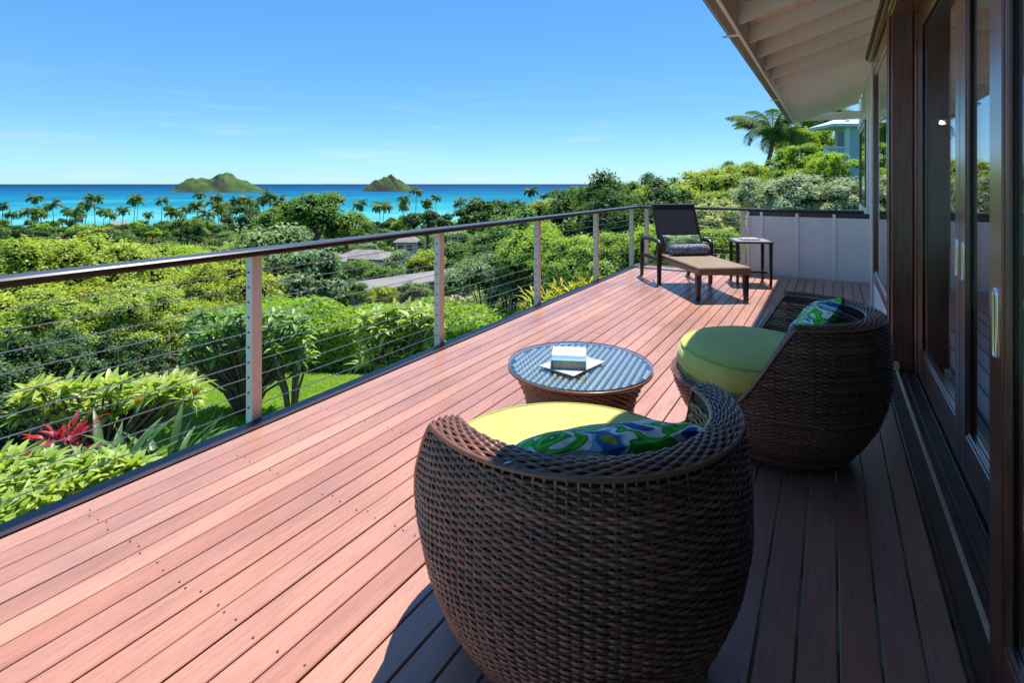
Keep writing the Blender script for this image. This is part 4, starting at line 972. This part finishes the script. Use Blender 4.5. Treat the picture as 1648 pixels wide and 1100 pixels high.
# big light green trees close below the deck on the left
YL = [(-70, 545, 13.5, 2.2), (30, 500, 15, 2.2), (-20, 0, 21, 2.8), (130, 480, 17, 2.1), (110, 0, 26, 3.0), (225, 475, 19, 2.0), (250, 0, 27, 2.8), (330, 0, 22, 2.0), (345, 0, 34, 2.6), (30, 0, 36, 3.4), (190, 0, 40, 3.4), (290, 0, 50, 3.4), (90, 540, 14, 1.6), (200, 535, 15, 1.5), (300, 500, 17, 1.4), (400, 0, 46, 2.6), (-60, 570, 11.3, 1.5), (40, 556, 11.8, 1.3), (140, 548, 12.4, 1.25), (235, 540, 13, 1.2), (320, 540, 13.5, 1.0), (360, 480, 18, 1.6)]
YT = {2: 410, 4: 416, 6: 396, 7: 412, 8: 392, 9: 418, 10: 390, 11: 385, 15: 384}
YL = [(px, YT[i] + .95 * R * FPX / D if i in YT else py, D, R) for i, (px, py, D, R) in enumerate(YL)]
for i, (px, py, D, R) in enumerate(YL):
    lab = ['light green tree overhanging at the left edge below the rail', 'broad light green tree below the rail with drooping sprays', 'light green tree crown at the left edge above the rail', 'light green tree with drooping sprays over the dark roots', 'yellow-green crown behind the drooping light green trees', 'light green tree beside the shaded gap', 'yellow-green crown above the rail towards the palms', 'yellow-green crown just left of the first pale post', 'small yellow-green crown touching the rail near the first post', 'yellow-green crown below the pale beach house roof', 'yellow-green crown right of the pale beach house roof', 'farthest yellow-green crown left of the first post', 'low drooping light green bough over the shaded bank', 'low bough hanging over the exposed roots', 'light green bough behind the plumeria bush', 'yellow-green crown behind the first pale post', 'lowest light green bough at the left edge', 'low light green bough second from the left edge', 'low light green bough above the middle of the dark bank', 'low light green bough over the bare roots', 'small light green bough left of the deep green plumeria', 'light green crown low behind the first pale post'][i]
    p = at(px, py, D); key = 'yel' if i not in (9, 11) else 'lime'; me = FINE[key][i % 2]; zg = ground(p) - .2; t = thing('light_green_tree', lab, 'tree', (p.x, p.y, zg), i * 1.3, 'light green trees below the deck'); s = R / 2
    obj('crown', me, t, loc=(0, 0, p.z - zg), scale=(s * 1.1, s * 1.1, s)); obj('trunk', TREES['round'][i % 3][1], t, scale=(.45, .45, max(.3, (p.z - zg)) / 4.2))
# exposed roots and boulders in the shade under them
m_rock = M('shaded_rock', rough=.9, fn=paint((.16, .14, .12), .3, 4))
rk = random.Random(8)
for i in range(5):
    p = at(60 + i * 62 + rk.uniform(-10, 10), 0, 12.2 + rk.uniform(-.5, .9)); z = ground(p); m = MB(); n = 10
    m.lathe([(r * (.5 + rk.uniform(.8, 1.2) * .35), zz) for r, zz in ((.3, -.1), (.45, .05), (.42, .2), (.25, .32), (.08, .37))], 9, sx=1 + rk.random() * .6, sy=.8 + rk.random() * .4)
    tag(m.build('boulder', m_rock, None, False, loc=(p.x, p.y, z), rot=(0, 0, rk.uniform(0, 6)), scale=[rk.uniform(.45, .8)] * 3), ORD[i] + ' grey boulder from the left on the shaded bank under the light green trees', 'boulder', 'boulders on the shaded bank')
rt = thing('exposed_tree_roots', 'bare grey roots sprawling on the shaded bank', 'roots', at(220, 0, 12.0).to_2d().to_3d() + Vector((0, 0, -2.8)))
for i in range(9):
    a = i * .7; l_ = rk.uniform(.7, 1.6); MB().tube([(0, 0, .35), (math.cos(a) * l_ * .4, math.sin(a) * l_ * .4, .22), (math.cos(a + .2) * l_ * .75, math.sin(a + .2) * l_ * .75, .10), (math.cos(a + .1) * l_, math.sin(a + .1) * l_, -.08)], [.12, .08, .06, .02], 7).build('root', m_bark, rt, True)

# ------------------------------------------------------------------ lawn, hedge
def lawnm(t, b):
    g = noise(t, 2.2, 4, .6); g2 = noise(t, 40, 3, .6); c = ramp(t, g.outputs['Fac'], [(.3, (.10, .19, .015)), (.7, (.17, .29, .03))]); k = ramp(t, g2.outputs['Fac'], [(.3, (.7, .75, .7)), (.7, (1.2, 1.15, 1.1))]); c1 = mix(t, 1, c.outputs[0], k.outputs[0], 'MULTIPLY'); t.links.new(c1.outputs[0], b.inputs['Base Color']); bump(t, b, g2.outputs['Fac'], .6, .03)
m_lawn = M('lawn_turf', rough=.9, spec=.1, fn=lawnm)
LW = [at(120, 0, 8.6), at(230, 0, 6.2), at(500, 0, 4.2), at(860, 0, 5.5), at(960, 0, 9.5), at(900, 0, 11.3), at(640, 0, 11.2), at(430, 0, 11.6), at(260, 0, 10.6)]
poly = [(p.x, p.y) for p in LW]
def inpoly(x, y):
    c = False; j = len(poly) - 1
    for i in range(len(poly)):
        if (poly[i][1] > y) != (poly[j][1] > y) and x < (poly[j][0] - poly[i][0]) * (y - poly[i][1]) / (poly[j][1] - poly[i][1]) + poly[i][0]: c = not c
        j = i
    return c
xs = np.arange(-13, -1, .25); ys = np.arange(-4, 14, .25); V = []; vid = {}; Q = []
for x in xs:
    for y in ys:
        if inpoly(x + .125, y + .125):
            q = []
            for a, b in ((x, y), (x + .25, y), (x + .25, y + .25), (x, y + .25)):
                k = (round(a, 2), round(b, 2))
                if k not in vid: vid[k] = len(V); V.append((a, b, ground((a, b)) + .03))
                q.append(vid[k])
            Q.append(q)
tag(obj('lawn', qmesh('lawn', V, Q, m_lawn, True)), 'sunlit strip of lawn below the deck', kind='structure')
rs = np.random.RandomState(4); B = []
while len(B) < 42000:
    x, y = rs.uniform(-13, -2.9), rs.uniform(-4, 14)
    if inpoly(x, y): B.append((x, y, ground((x, y)) + .03))
B = np.array(B); n = len(B); a = rs.uniform(0, 6.28, n); hh = rs.uniform(.03, .065, n); d = np.stack([np.cos(a), np.sin(a), 0 * a], 1); sd = np.stack([-np.sin(a), np.cos(a), 0 * a], 1) * .006
V = np.stack([B - sd, B + sd, B + d * (hh * .6)[:, None] + np.array([0, 0, 1.]) * hh[:, None]], 1).reshape(-1, 3)
tag(obj('lawn_grass', qmesh('lawn_grass', V, np.arange(3 * n).reshape(n, 3), lf_lime)), 'short bright green grass blades on the lawn', kind='stuff')
def hedge(label, A, Bp, wid, z1, mat, n, size, seed, name='clipped_hedge'):
    rs = np.random.RandomState(seed); A = Vector(A); Bp = Vector(Bp); d = (Bp - A).to_2d(); Lh = d.length; d = d.normalized(); nrm = Vector((-d.y, d.x)); P = []; Nn = []
    for _ in range(n):
        u = rs.uniform(0, Lh); k = rs.uniform(); bx = A.x + d.x * u; by = A.y + d.y * u; zg = ground((bx, by)); top = z1 + .10 * math.sin(u * 1.7) + .06 * math.sin(u * 4.3 + 1)
        if k < .5: v = rs.uniform(-.5, .5) * wid; P.append((bx + nrm.x * v, by + nrm.y * v, top - .12 * (2 * v / wid) ** 4 + rs.normal(0, .045))); Nn.append((0, 0, 1))
        else:
            s = 1 if k < .62 else -1; v = s * (.5 * wid + rs.normal(0, .04)); z = zg + (top - zg) * rs.uniform(0, 1); P.append((bx + nrm.x * v, by + nrm.y * v, z)); Nn.append((nrm.x * s, nrm.y * s, .4))
    V, Q = leaves_at(np.array(P), np.array(Nn) + rs.normal(size=(n, 3)) * .55, size, rs); t = thing(name, label, 'hedge', (A + Bp) / 2)
    o = obj('foliage', qmesh('foliage', V, Q, mat), t); o.location = -((A + Bp) / 2); m = MB(); q = wid * .42
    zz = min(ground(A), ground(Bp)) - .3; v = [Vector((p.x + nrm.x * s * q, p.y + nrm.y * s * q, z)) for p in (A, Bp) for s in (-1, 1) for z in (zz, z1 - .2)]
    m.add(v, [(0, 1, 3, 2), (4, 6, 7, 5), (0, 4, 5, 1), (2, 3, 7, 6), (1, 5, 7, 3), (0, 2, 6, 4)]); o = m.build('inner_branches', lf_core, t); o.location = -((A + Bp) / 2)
def ag(px, D): p = at(px, 0, D); return (p.x, p.y, 0)
hedge('clipped bright green hedge along the far side of the lawn', ag(395, 13.2), ag(905, 12.4), 2.1, -1.72, lf_lime, 26000, .075, 1)

# ------------------------------------------------------------------ plumerias and garden plants with single leaves
def bigleaf(name, Lf, wf, curl, mat, fold=.25, n=7, seed=0, base=.12):
    V = []; Q = []
    for i in range(n + 1):
        t = i / n; w = wf * (math.sin(math.pi * min(1, base + (1 - base) * t ** .85)) ** .8) * .5 if i < n else .0015; a = curl * t; x = Lf * (math.sin(a) / curl if curl else t); z = -Lf * ((1 - math.cos(a)) / curl if curl else 0)
        V += [(x, -w, z + abs(w) * fold), (x, 0, z), (x, w, z + abs(w) * fold)]
    for i in range(n):
        b = i * 3; Q += [(b, b + 1, b + 4, b + 3), (b + 1, b + 2, b + 5, b + 4)]
    return qmesh(name, V, Q, mat, True)
PLM = [bigleaf('leaf', .27, .072, c, lf_plum) for c in (.4, .8, 1.3)]; PLD = [bigleaf('leaf', .26, .07, c, lf_plumd) for c in (.4, .8, 1.3)]
grs = random.Random(17)
def whorl(parent, base, tip, meshes, nl, sc=1.0):
    for k in range(nl):
        a = k * 2.399 + grs.uniform(-.25, .25); up = .95 - 1.15 * k / nl + grs.uniform(-.12, .12)
        o = bpy.data.objects.new('leaf', meshes[grs.randrange(len(meshes))]); o.rotation_euler = (grs.uniform(-.3, .3), -up, a); s = sc * grs.uniform(.75, 1.15); o.scale = (s, s, s); o.location = Vector(tip) - Vector(base) + Vector((0, 0, -.05 * k / nl)); link(o, parent)
def plumeria(label, pts, root, meshes, nl, sc=1.0, extra=()):
    """pts: whorl positions (px,py,depth); extra whorls are joined into one part"""
    r = Vector(root); t = thing('plumeria_bush', label, 'plumeria', r, 0, 'plumeria bushes beside the deck'); m = MB()
    tips = [at(*p) for p in pts]; et = [at(*p) for p in extra]
    for k, q in enumerate(tips + et):
        if k < len(tips): whorl(t, r, q, meshes, nl, sc)
        q0 = q - r; hub = Vector((q0.x * .35, q0.y * .35, max(.12, q0.z * .45)))
        m.tube([(q0.x * .06, q0.y * .06, -.1), hub, q0 * .75 + Vector((0, 0, -.02)), q0], [.035, .026, .02, .014], 6)
    VV = []; QQ = []; b = 0
    for q in et:
        for k in range(nl + 3):
            src = meshes[grs.randrange(len(meshes))]; V = np.empty(len(src.vertices) * 3, np.float32); src.vertices.foreach_get('co', V); V = V.reshape(-1, 3)
            s = sc * grs.uniform(.75, 1.15); up = 1.0 - 1.25 * k / (nl + 3) + grs.uniform(-.12, .12)
            R = np.array((Matrix.Rotation(k * 2.399 + grs.uniform(-.25, .25), 3, 'Z') @ Matrix.Rotation(-up, 3, 'Y') @ Matrix.Rotation(grs.uniform(-.3, .3), 3, 'X')))
            VV.append(V @ R.T * s + np.array(q - r)); Qs = np.empty(len(src.polygons) * 4, np.int32); src.polygons.foreach_get('vertices', Qs); QQ.append(Qs.reshape(-1, 4) + b); b += len(V)
    if VV: tag(obj('foliage', qmesh('foliage', np.concatenate(VV), np.concatenate(QQ), src.materials[0], True), t), kind='stuff')
    m.build('branches', m_bark, t, True)
def grd(px, D): p = at(px, 0, D); return (p.x, p.y, ground(p))
def region(n, f, seed):
    r = random.Random(seed); out = []
    while len(out) < n:
        q = f(r)
        if all((q[0] - o[0]) ** 2 + ((q[1] - o[1]) * 1.5) ** 2 < 1e9 and math.hypot(q[0] - o[0], (q[1] - o[1]) * 1.7) > q[3] for o in out) or r.random() < .02: out.append(q)
    return [o[:3] for o in out]
def f1(r):
    px = r.uniform(-70, 225); y0 = 742 if px > 60 else 735; y1 = 845 - max(0, px) * .40; py = r.uniform(y0, max(y0 + 14, y1)); return (px, py, 5.1 - (py - 740) / 100 * .75, 20)
plumeria('lime green plumeria bush hugging the deck edge at the bottom left', region(29, f1, 1), grd(70, 4.7), PLM, 10, .85, region(75, f1, 11))
def f2(r):
    px = r.uniform(30, 315); t = (px - 30) / 300; py = r.uniform(622, 690 - 55 * abs(t - .25)) - 8 * t; return (px, py, 7.2 + r.uniform(-.5, .5), 17)
plumeria('spreading plumeria bush behind the red-leaved plant', region(29, f2, 2), grd(165, 7.2), PLM, 10, .95, region(75, f2, 12))
def f3(r):
    px = r.uniform(300, 490); py = r.uniform(506, 586); return (px, py, 9.4 + r.uniform(-.6, .6), 17)
plumeria('deep green plumeria bush growing behind the first pale post', region(29, f3, 3), grd(395, 9.4), PLD, 10, 1.1, region(70, f3, 13))
def f4(r):
    px = r.uniform(583, 702); py = r.uniform(498, 585 + (640 - px) * .05); return (px, py, 8.9 + r.uniform(-.5, .5), 14)
plumeria('bushy plumeria in front of the hedge by the second post', region(29, f4, 4), grd(640, 8.9), PLM, 10, 1.05, region(60, f4, 14))
plumeria('low plumeria between the first post and the hedge', region(12, lambda r: (r.uniform(430, 500), r.uniform(535, 580), 9.0 + r.uniform(-.4, .4), 15), 5), grd(470, 9.0), PLM, 10, .95)

def rosette(name, label, cat, root, n, meshes, spread, lift, sc=1.0, group=None, hgt=.0):
    t = thing(name, label, cat, root, 0, group)
    for k in range(n):
        a = k * 2.399 + grs.uniform(-.3, .3); o = bpy.data.objects.new('leaf', meshes[grs.randrange(len(meshes))]); o.rotation_euler = (grs.uniform(-.3, .3), -(lift + grs.uniform(-.35, .3)), a); s = sc * grs.uniform(.7, 1.15); o.scale = (s, s, s)
        rr = spread * math.sqrt(grs.random()); o.location = (rr * math.cos(a), rr * math.sin(a), hgt * grs.random()); link(o, t)
    return t
RED = [bigleaf('leaf', .34, .10, c, lf_red) for c in (.6, 1.0)]
p = at(105, 712, 5.9); t = rosette('red_leaved_plant', 'crimson red-leaved plant between the two lime plumerias', 'plant', (p.x, p.y, p.z - .12), 44, RED, .24, .75, .55, hgt=.30)
MB().tube([(0, 0, ground(p) - p.z), (.02, 0, -.1), (0, 0, .1)], [.03, .025, .015], 6).build('stem', m_bark, t)
p = at(45, 742, 5.6); t = rosette('red_leaved_plant', 'smaller crimson plant at the lower left of the larger red one', 'plant', (p.x, p.y, p.z - .1), 18, RED, .14, .7, .45, hgt=.15)
MB().tube([(0, 0, ground(p) - p.z), (.02, 0, -.1), (0, 0, .1)], [.03, .025, .015], 6).build('stem', m_bark, t)
STR = [bigleaf('leaf', .95, .105, c, lf_strap, .3, 8, base=.04) for c in (.35, .7, 1.0)]
for (px, py, D, n, lab) in ((165, 742, 5.7, 30, 'clump of long strap leaves with orange flowers, nearer the red plant'), (262, 722, 6.0, 34, 'clump of long strap leaves beside the lawn')):
    p = at(px, py - 8, D); t = rosette('bird_of_paradise_plant', lab, 'plant', (p.x, p.y, p.z - .40), n, STR, .34, 1.12, .82, 'strap-leaved clumps below the deck edge')
    for fx in range(1 if px > 200 else 1):
        m = MB(); q = Vector((.18, .25, .88)); m.tube([(0, 0, 0), (.12, .15, .5), q], [.012, .01, .008], 6); m.build('flower_stalk', m_bark, t); fl = MB()
        for k in range(7):
            a = k * .45 - 1.4; e_ = Vector((math.cos(a) * .12, .05 * math.sin(k * 2), .07 + .10 * abs(math.sin(a + 1.2)))); fl.add([q, q + e_ * .5 + Vector((0, .022, 0)), q + e_, q + e_ * .5 - Vector((0, .022, 0))], [(0, 1, 2, 3)])
        fl.build('flower', lf_orange, t)
CRO = [bigleaf('leaf', .30, .05, c, lf_yellow) for c in (.5, .9)]
for i, (px, py, D) in enumerate(((860, 478, 9.6), (885, 472, 9.9), (905, 464, 10.4), (925, 458, 10.8), (945, 452, 11.2), (968, 446, 11.8))):
    p = at(px, py, D); rosette('yellow_croton', ['yellow croton beside the third pale post', 'second yellow croton from the third post', 'third yellow croton from the third post', 'fourth yellow croton from the third post', 'yellow croton just left of the fourth post', 'yellow croton just right of the fourth post'][i], 'plant', (p.x, p.y, p.z - .25), 26, CRO, .22, .9, .9, 'yellow crotons along the deck edge', .3)

# ------------------------------------------------------------------ bushes right of the hedge and behind the far railing
BL = [('mid', 820, 440, 16, 1.5, 'rounded bush right of the long grey roof'), ('grey', 780, 460, 15, 1.1, 'grey-green bush above the hedge near the second post'), ('lime', 880, 425, 14, 1.3, 'lime bush between the third and fourth posts'), ('lime', 930, 432, 12.5, 1.0, 'low lime bush behind the yellow crotons'),
      ('mid', 850, 405, 22, 2.2, 'green bush on the slope behind the third post'), ('yel', 905, 385, 26, 2.2, 'yellow-green bush above the third post'), ('dark', 965, 362, 19, 1.9, 'large dark bush filling the view left of the corner post'), ('dark', 1010, 372, 17, 1.5, 'dark bush directly behind the corner post'), ('mid', 945, 346, 27, 1.7, 'rounded tall bush rising above the rail near the sea edge'), ('mid', 1010, 340, 24, 1.6, 'glossy green bush above the corner of the rail'),
      ('dark', 1060, 360, 18, 1.5, 'dark bush behind the lounge chair'), ('yel', 1085, 356, 24, 2.2, 'yellow-green bush above the lounge chair back'), ('lime', 985, 420, 13, .9, 'lime bush low behind the railing corner'), ('lime', 1060, 412, 12.6, .9, 'low bright bush behind the left arm of the lounge chair'), ('pale', 1150, 375, 13.5, 1.0, 'pale feathery bush behind the side table'), ('lime', 1150, 412, 12.0, .8, 'low lime bush under the pale feathery bush'),
      ('yel', 1130, 342, 26, 2.3, 'yellow-green bush right of the lounge chair'), ('yel', 1180, 344, 22, 1.8, 'yellow-green bush above the parapet end'), ('pale', 1235, 334, 14.5, .95, 'pale silvery bush above the parapet, leftmost of the row'), ('pale', 1285, 336, 14, 1.0, 'pale silvery bush above the middle of the parapet'), ('pale', 1340, 334, 13.5, .95, 'pale silvery bush above the parapet next to the house'), ('grey', 1385, 332, 13.4, .9, 'grey bush tucked behind the house wall'),
      ('mid', 1090, 324, 48, 2.6, 'green bush on the far ridge left of the ridge house'), ('dark', 1045, 318, 52, 2.4, 'dark bush on the far ridge by the sea'), ('mid', 1145, 328, 42, 2.2, 'green bush below the ridge house'), ('yel', 1195, 314, 34, 2.2, 'yellow-green bush below the coconut palm'), ('mid', 1225, 317, 46, 2.6, 'dense bush at the foot of the coconut palm'), ('lime', 1290, 262, 34, 1.6, 'bright lime tree right of the coconut palm'), ('mid', 1270, 291, 38, 2.0, 'green bush right of the palm trunk'),
      ('lime', 1310, 240, 46, 2.4, 'tall lime tree below the teal house'), ('dark', 1345, 278, 40, 2.0, 'dark bush under the teal balcony'), ('yel', 1285, 236, 60, 2.6, 'yellow-green tree uphill of the coconut palm'), ('dark', 1175, 294, 75, 3.0, 'dark trees on the ridge behind the low house'), ('mid', 1205, 291, 70, 3.0, 'green ridge tree behind the coconut palm'), ('mid', 1330, 195, 75, 3.4, 'dark tree above the teal house roof'), ('mid', 1245, 302, 60, 2.8, 'bushy tree behind the palm trunk'), ('lime', 1320, 290, 30, 1.5, 'lime bush above the pale silvery bushes'), ('mid', 1380, 260, 50, 3.0, 'green tree beside the teal house'), ('dark', 15, 612, 9.6, 1.0, 'dark shrub added as shade at the left edge beyond the spreading plumeria'), ('dark', -30, 668, 8.4, .9, 'dark shrub added as shade, cut off by the left edge'), ('dark', 110, 596, 11, .9, 'dark shrub added as shade under the light green boughs'), ('dark', 215, 598, 11.3, .7, 'dark shrub added as shade beside the bare roots'), ('lime', 1348, 268, 26, .9, 'lime bush hiding the foot of the teal house'), ('mid', 568, 478, 31, 1.1, 'low bush at the left end of the flat grey roof'), ('yel', 615, 482, 32, 1.0, 'low yellow-green bush below the flat grey roof'), ('grey', 668, 474, 33, 1.0, 'low grey-green bush below the flat grey roof'), ('mid', 735, 466, 35, 1.1, 'low bush at the right end of the flat grey roof')]  # dark shrubs on the left bank are added to stand in for deep shade
for kind, px, py, D, R, lab in BL: bush(kind, lab, at(px, py, D), R, group='bushes on the slope')
# fine ridge row
for i in range(16):
    px = 930 + i * 20; D = 62 + (i % 5) * 7; y = 306 - max(0, px - 1000) * .07 + grs.uniform(-3, 3); bush(['mid', 'yel', 'dark', 'lime'][i % 4], ORD[i] + ' bush from the sea side in the row along the ridge skyline', at(px, y + 24, D), 2.3, group='bushes along the ridge skyline')

# coconut palm on the right with single fronds
FR = []
for k in range(4):
    V, Q = frond_mesh(70 + k, 4.6, 1.25 + .35 * k, .25, 26, .016); FR.append(qmesh('frond', V, Q, lf_palm))
p = at(1243, 222, 46); zg = ground(p); t = thing('coconut_palm', 'tall coconut palm against the sky just left of the eave', 'palm tree', (p.x, p.y, zg)); h = p.z - zg
obj('trunk', PALMT[1], t, scale=(1.3, 1.3, h / 10))
for k in range(20):
    o = bpy.data.objects.new('frond', FR[k % 4]); o.rotation_euler = (grs.uniform(-.2, .2), -grs.uniform(-.55, .35) if k > 5 else -grs.uniform(.2, .5), k * 2.399); s = grs.uniform(.85, 1.1); o.scale = (s, s, s); o.location = (0, 0, h); link(o, t)
p = at(1305, 198, 58); zg = ground(p); t = thing('coconut_palm', 'small palm showing just under the end of the eave', 'palm tree', (p.x, p.y, zg)); obj('trunk', PALMT[2], t, scale=(1, 1, (p.z - zg) / 10)); obj('crown', PALMC[1], t, loc=(0, 0, p.z - zg), scale=(.7, .7, .7))

# ------------------------------------------------------------------ far buildings
m_teal = M('teal_siding', rough=.7, fn=paint((.34, .50, .47), .08, 1)); m_tealt = M('teal_trim', rough=.6, fn=paint((.50, .64, .61), .05, 1)); m_groof = M('pale_roof', rough=.8, fn=paint((.27, .25, .235), .2, .6)); m_hwall = M('house_wall_paint', rough=.8, fn=paint((.60, .58, .52), .08, .8)); m_wpane = M('dark_window_pane', (.03, .045, .05), .1); m_tanw = M('tan_stucco', rough=.85, fn=paint((.40, .31, .22), .12, .5))
def cottage(label, px, py, D, w, d, hw, rz, roofm, wallm, ridge=1.4, eave=.5, name='hillside_house', fit_=True):
    """py: pixel row of the eave line"""
    best = min(np.arange(max(28, .62 * D), min(460, 1.6 * D), 2.0), key=lambda d: abs(at(px, py, d).z - ground_pd(px, d) - hw) + abs(d - D) * .004) if fit_ else D
    D = float(best); p = at(px, py, D); zg = min(ground(p), p.z - 1.5); t = thing(name, label, 'house', (p.x, p.y, zg), TH + rz); h = p.z - zg
    MB().box(-w / 2, w / 2, -d / 2, d / 2, -1.0, h).build('wall', wallm, t)
    e_ = eave; v = [(-w / 2 - e_, -d / 2 - e_, h), (w / 2 + e_, -d / 2 - e_, h), (w / 2 + e_, d / 2 + e_, h), (-w / 2 - e_, d / 2 + e_, h), (-w / 2 + d * .25, 0, h + ridge), (w / 2 - d * .25, 0, h + ridge)]; v += [(x, y, z - .18) for x, y, z in v[:4]]
    MB().add(v, [(0, 1, 5, 4), (1, 2, 5), (2, 3, 4, 5), (3, 0, 4), (9, 8, 7, 6), (6, 7, 1, 0), (7, 8, 2, 1), (8, 9, 3, 2), (9, 6, 0, 3)]).build('roof', roofm, t)
    nw = max(2, int(w / 2.4))
    for k in range(nw):
        x = -w / 2 + (k + .5) * w / nw; f = MB().box(x - .6, x + .6, -d / 2 - .05, -d / 2 - .003, h - 1.75, h - .55).build('window', m_hwall, t); MB().box(x - .52, x + .52, -d / 2 - .06, -d / 2 - .052, h - 1.68, h - .62).build('pane', m_wpane, f)
    return t
cottage('pale roofed beach house among the yellow-green trees at left', 78, 408, 62, 6, 4, 3, .1, m_groof, m_hwall, .75, fit_=False)
cottage('white roofed house left of the second post', 520, 418, 75, 5.5, 5, 3, .3, m_groof, m_hwall, 1.0, fit_=False)
cottage('white roofed house nearer the second post', 590, 412, 84, 7, 6, 3, -.2, m_groof, m_hwall, 1.0, fit_=False)
cottage('pale blue house beside the top of the second post', 655, 388, 105, 3.6, 4, 4, .0, m_groof, m_tealt, 1.2, fit_=False)
cottage('grey roofed house low behind the first post', 470, 392, 120, 9, 7, 3, .2, m_groof, m_hwall, 1.2)
cottage('small pale house by the shore under the palms', 195, 362, 330, 16, 10, 4, .1, m_tanw, m_hwall, 2.5)
cottage('low pale house on the ridge left of the coconut palm', 1183, 279, 66, 8.5, 5, 2.2, -.25, m_groof, m_hwall, .5, .7, fit_=False)
# long flat roofed building beside the drive
A_ = at(590, 474, 36); B_ = at(790, 436, 44); dv = (B_ - A_).to_2d(); ang = math.atan2(dv.y, dv.x); lb = thing('flat_roofed_building', 'long low building with a flat grey roof beyond the hedge', 'building', (A_ + B_) / 2, ang); Lb = dv.length
MB().box(-Lb / 2, Lb / 2, -.2, 3.6, -.12, .10, .03).build('roof', m_groof, lb); MB().box(-Lb / 2 + .01, Lb / 2 - .01, -.30, -.201, -.22, .02).build('fascia', M('dark_fascia', rough=.6, fn=paint((.10, .08, .07), .1, 1)), lb); MB().box(-Lb / 2 + .4, Lb / 2 - .4, .3, 3.3, -4, -.121).build('wall', m_tanw, lb)
MB().box(-Lb / 2, Lb / 2, -2.2, -.31, -1.9, -1.15, .02).build('terrace', m_tanw, lb)
# street lamp
p = at(726, 376, 90); zg = ground(p) ; sl_ = thing('street_lamp', 'thin white lamp pole right of the second post', 'lamp post', (p.x, p.y, zg)); hh = p.z - zg
MB().tube([(0, 0, 0), (0, 0, hh)], [.09, .06], 8).build('pole', m_white, sl_); MB().tube([(0, 0, hh), (.3, 0, hh + .15), (.7, 0, hh + .1)], .05, 6).build('arm', m_white, sl_); MB().box(.55, 1.0, -.12, .12, hh + .0, hh + .12, .03).build('lamp_head', m_white, sl_)
# teal house with a balcony on the hill at right
p = at(1352, 250, 30); t = thing('teal_house', 'teal house with a slatted balcony on the hillside at right', 'house', (p.x, p.y, ground(p)), TH); zb = p.z - ground(p)
MB().box(.55, 5, .2, 1.4, -1, zb + 1.75).build('wall', m_teal, t); MB().box(.35, .549, .0, .19, -1, zb + 2.0).build('corner_post', m_tealt, t)
MB().box(-.95, .548, -.05, .9, zb - .38, zb - .16).build('balcony_floor', m_teal, t); MB().box(-.95, .34, -.06, .0, zb + .42, zb + .50).build('balcony_rail', m_tealt, t); MB().box(-.95, .34, -.055, -.005, zb - .159, zb - .10).build('balcony_rail', m_tealt, t)
for k in range(9): MB().box(-.94 + k * .15, -.88 + k * .15, -.05, -.01, zb - .099, zb + .419).build('baluster', m_tealt, t)
MB().box(-.95, -.86, .02, .11, zb - 2.6, zb - .381).build('post', m_tealt, t)
MB().add([(-.7, -.6, zb + 1.75), (5.4, -.6, zb + 1.75), (5.4, 2.0, zb + 1.75), (-.7, 2.0, zb + 1.75), (.1, .7, zb + 2.1), (4.4, .7, zb + 2.1), (-.7, -.6, zb + 1.6), (5.4, -.6, zb + 1.6), (5.4, 2.0, zb + 1.6), (-.7, 2.0, zb + 1.6)], [(0, 1, 5, 4), (1, 2, 5), (2, 3, 4, 5), (3, 0, 4), (9, 8, 7, 6), (6, 7, 1, 0), (7, 8, 2, 1), (8, 9, 3, 2), (9, 6, 0, 3)]).build('roof', m_tealt, t)
MB().box(.53, .549, .5, 1.1, zb + .1, zb + 1.4).build('window', m_wpane, t)
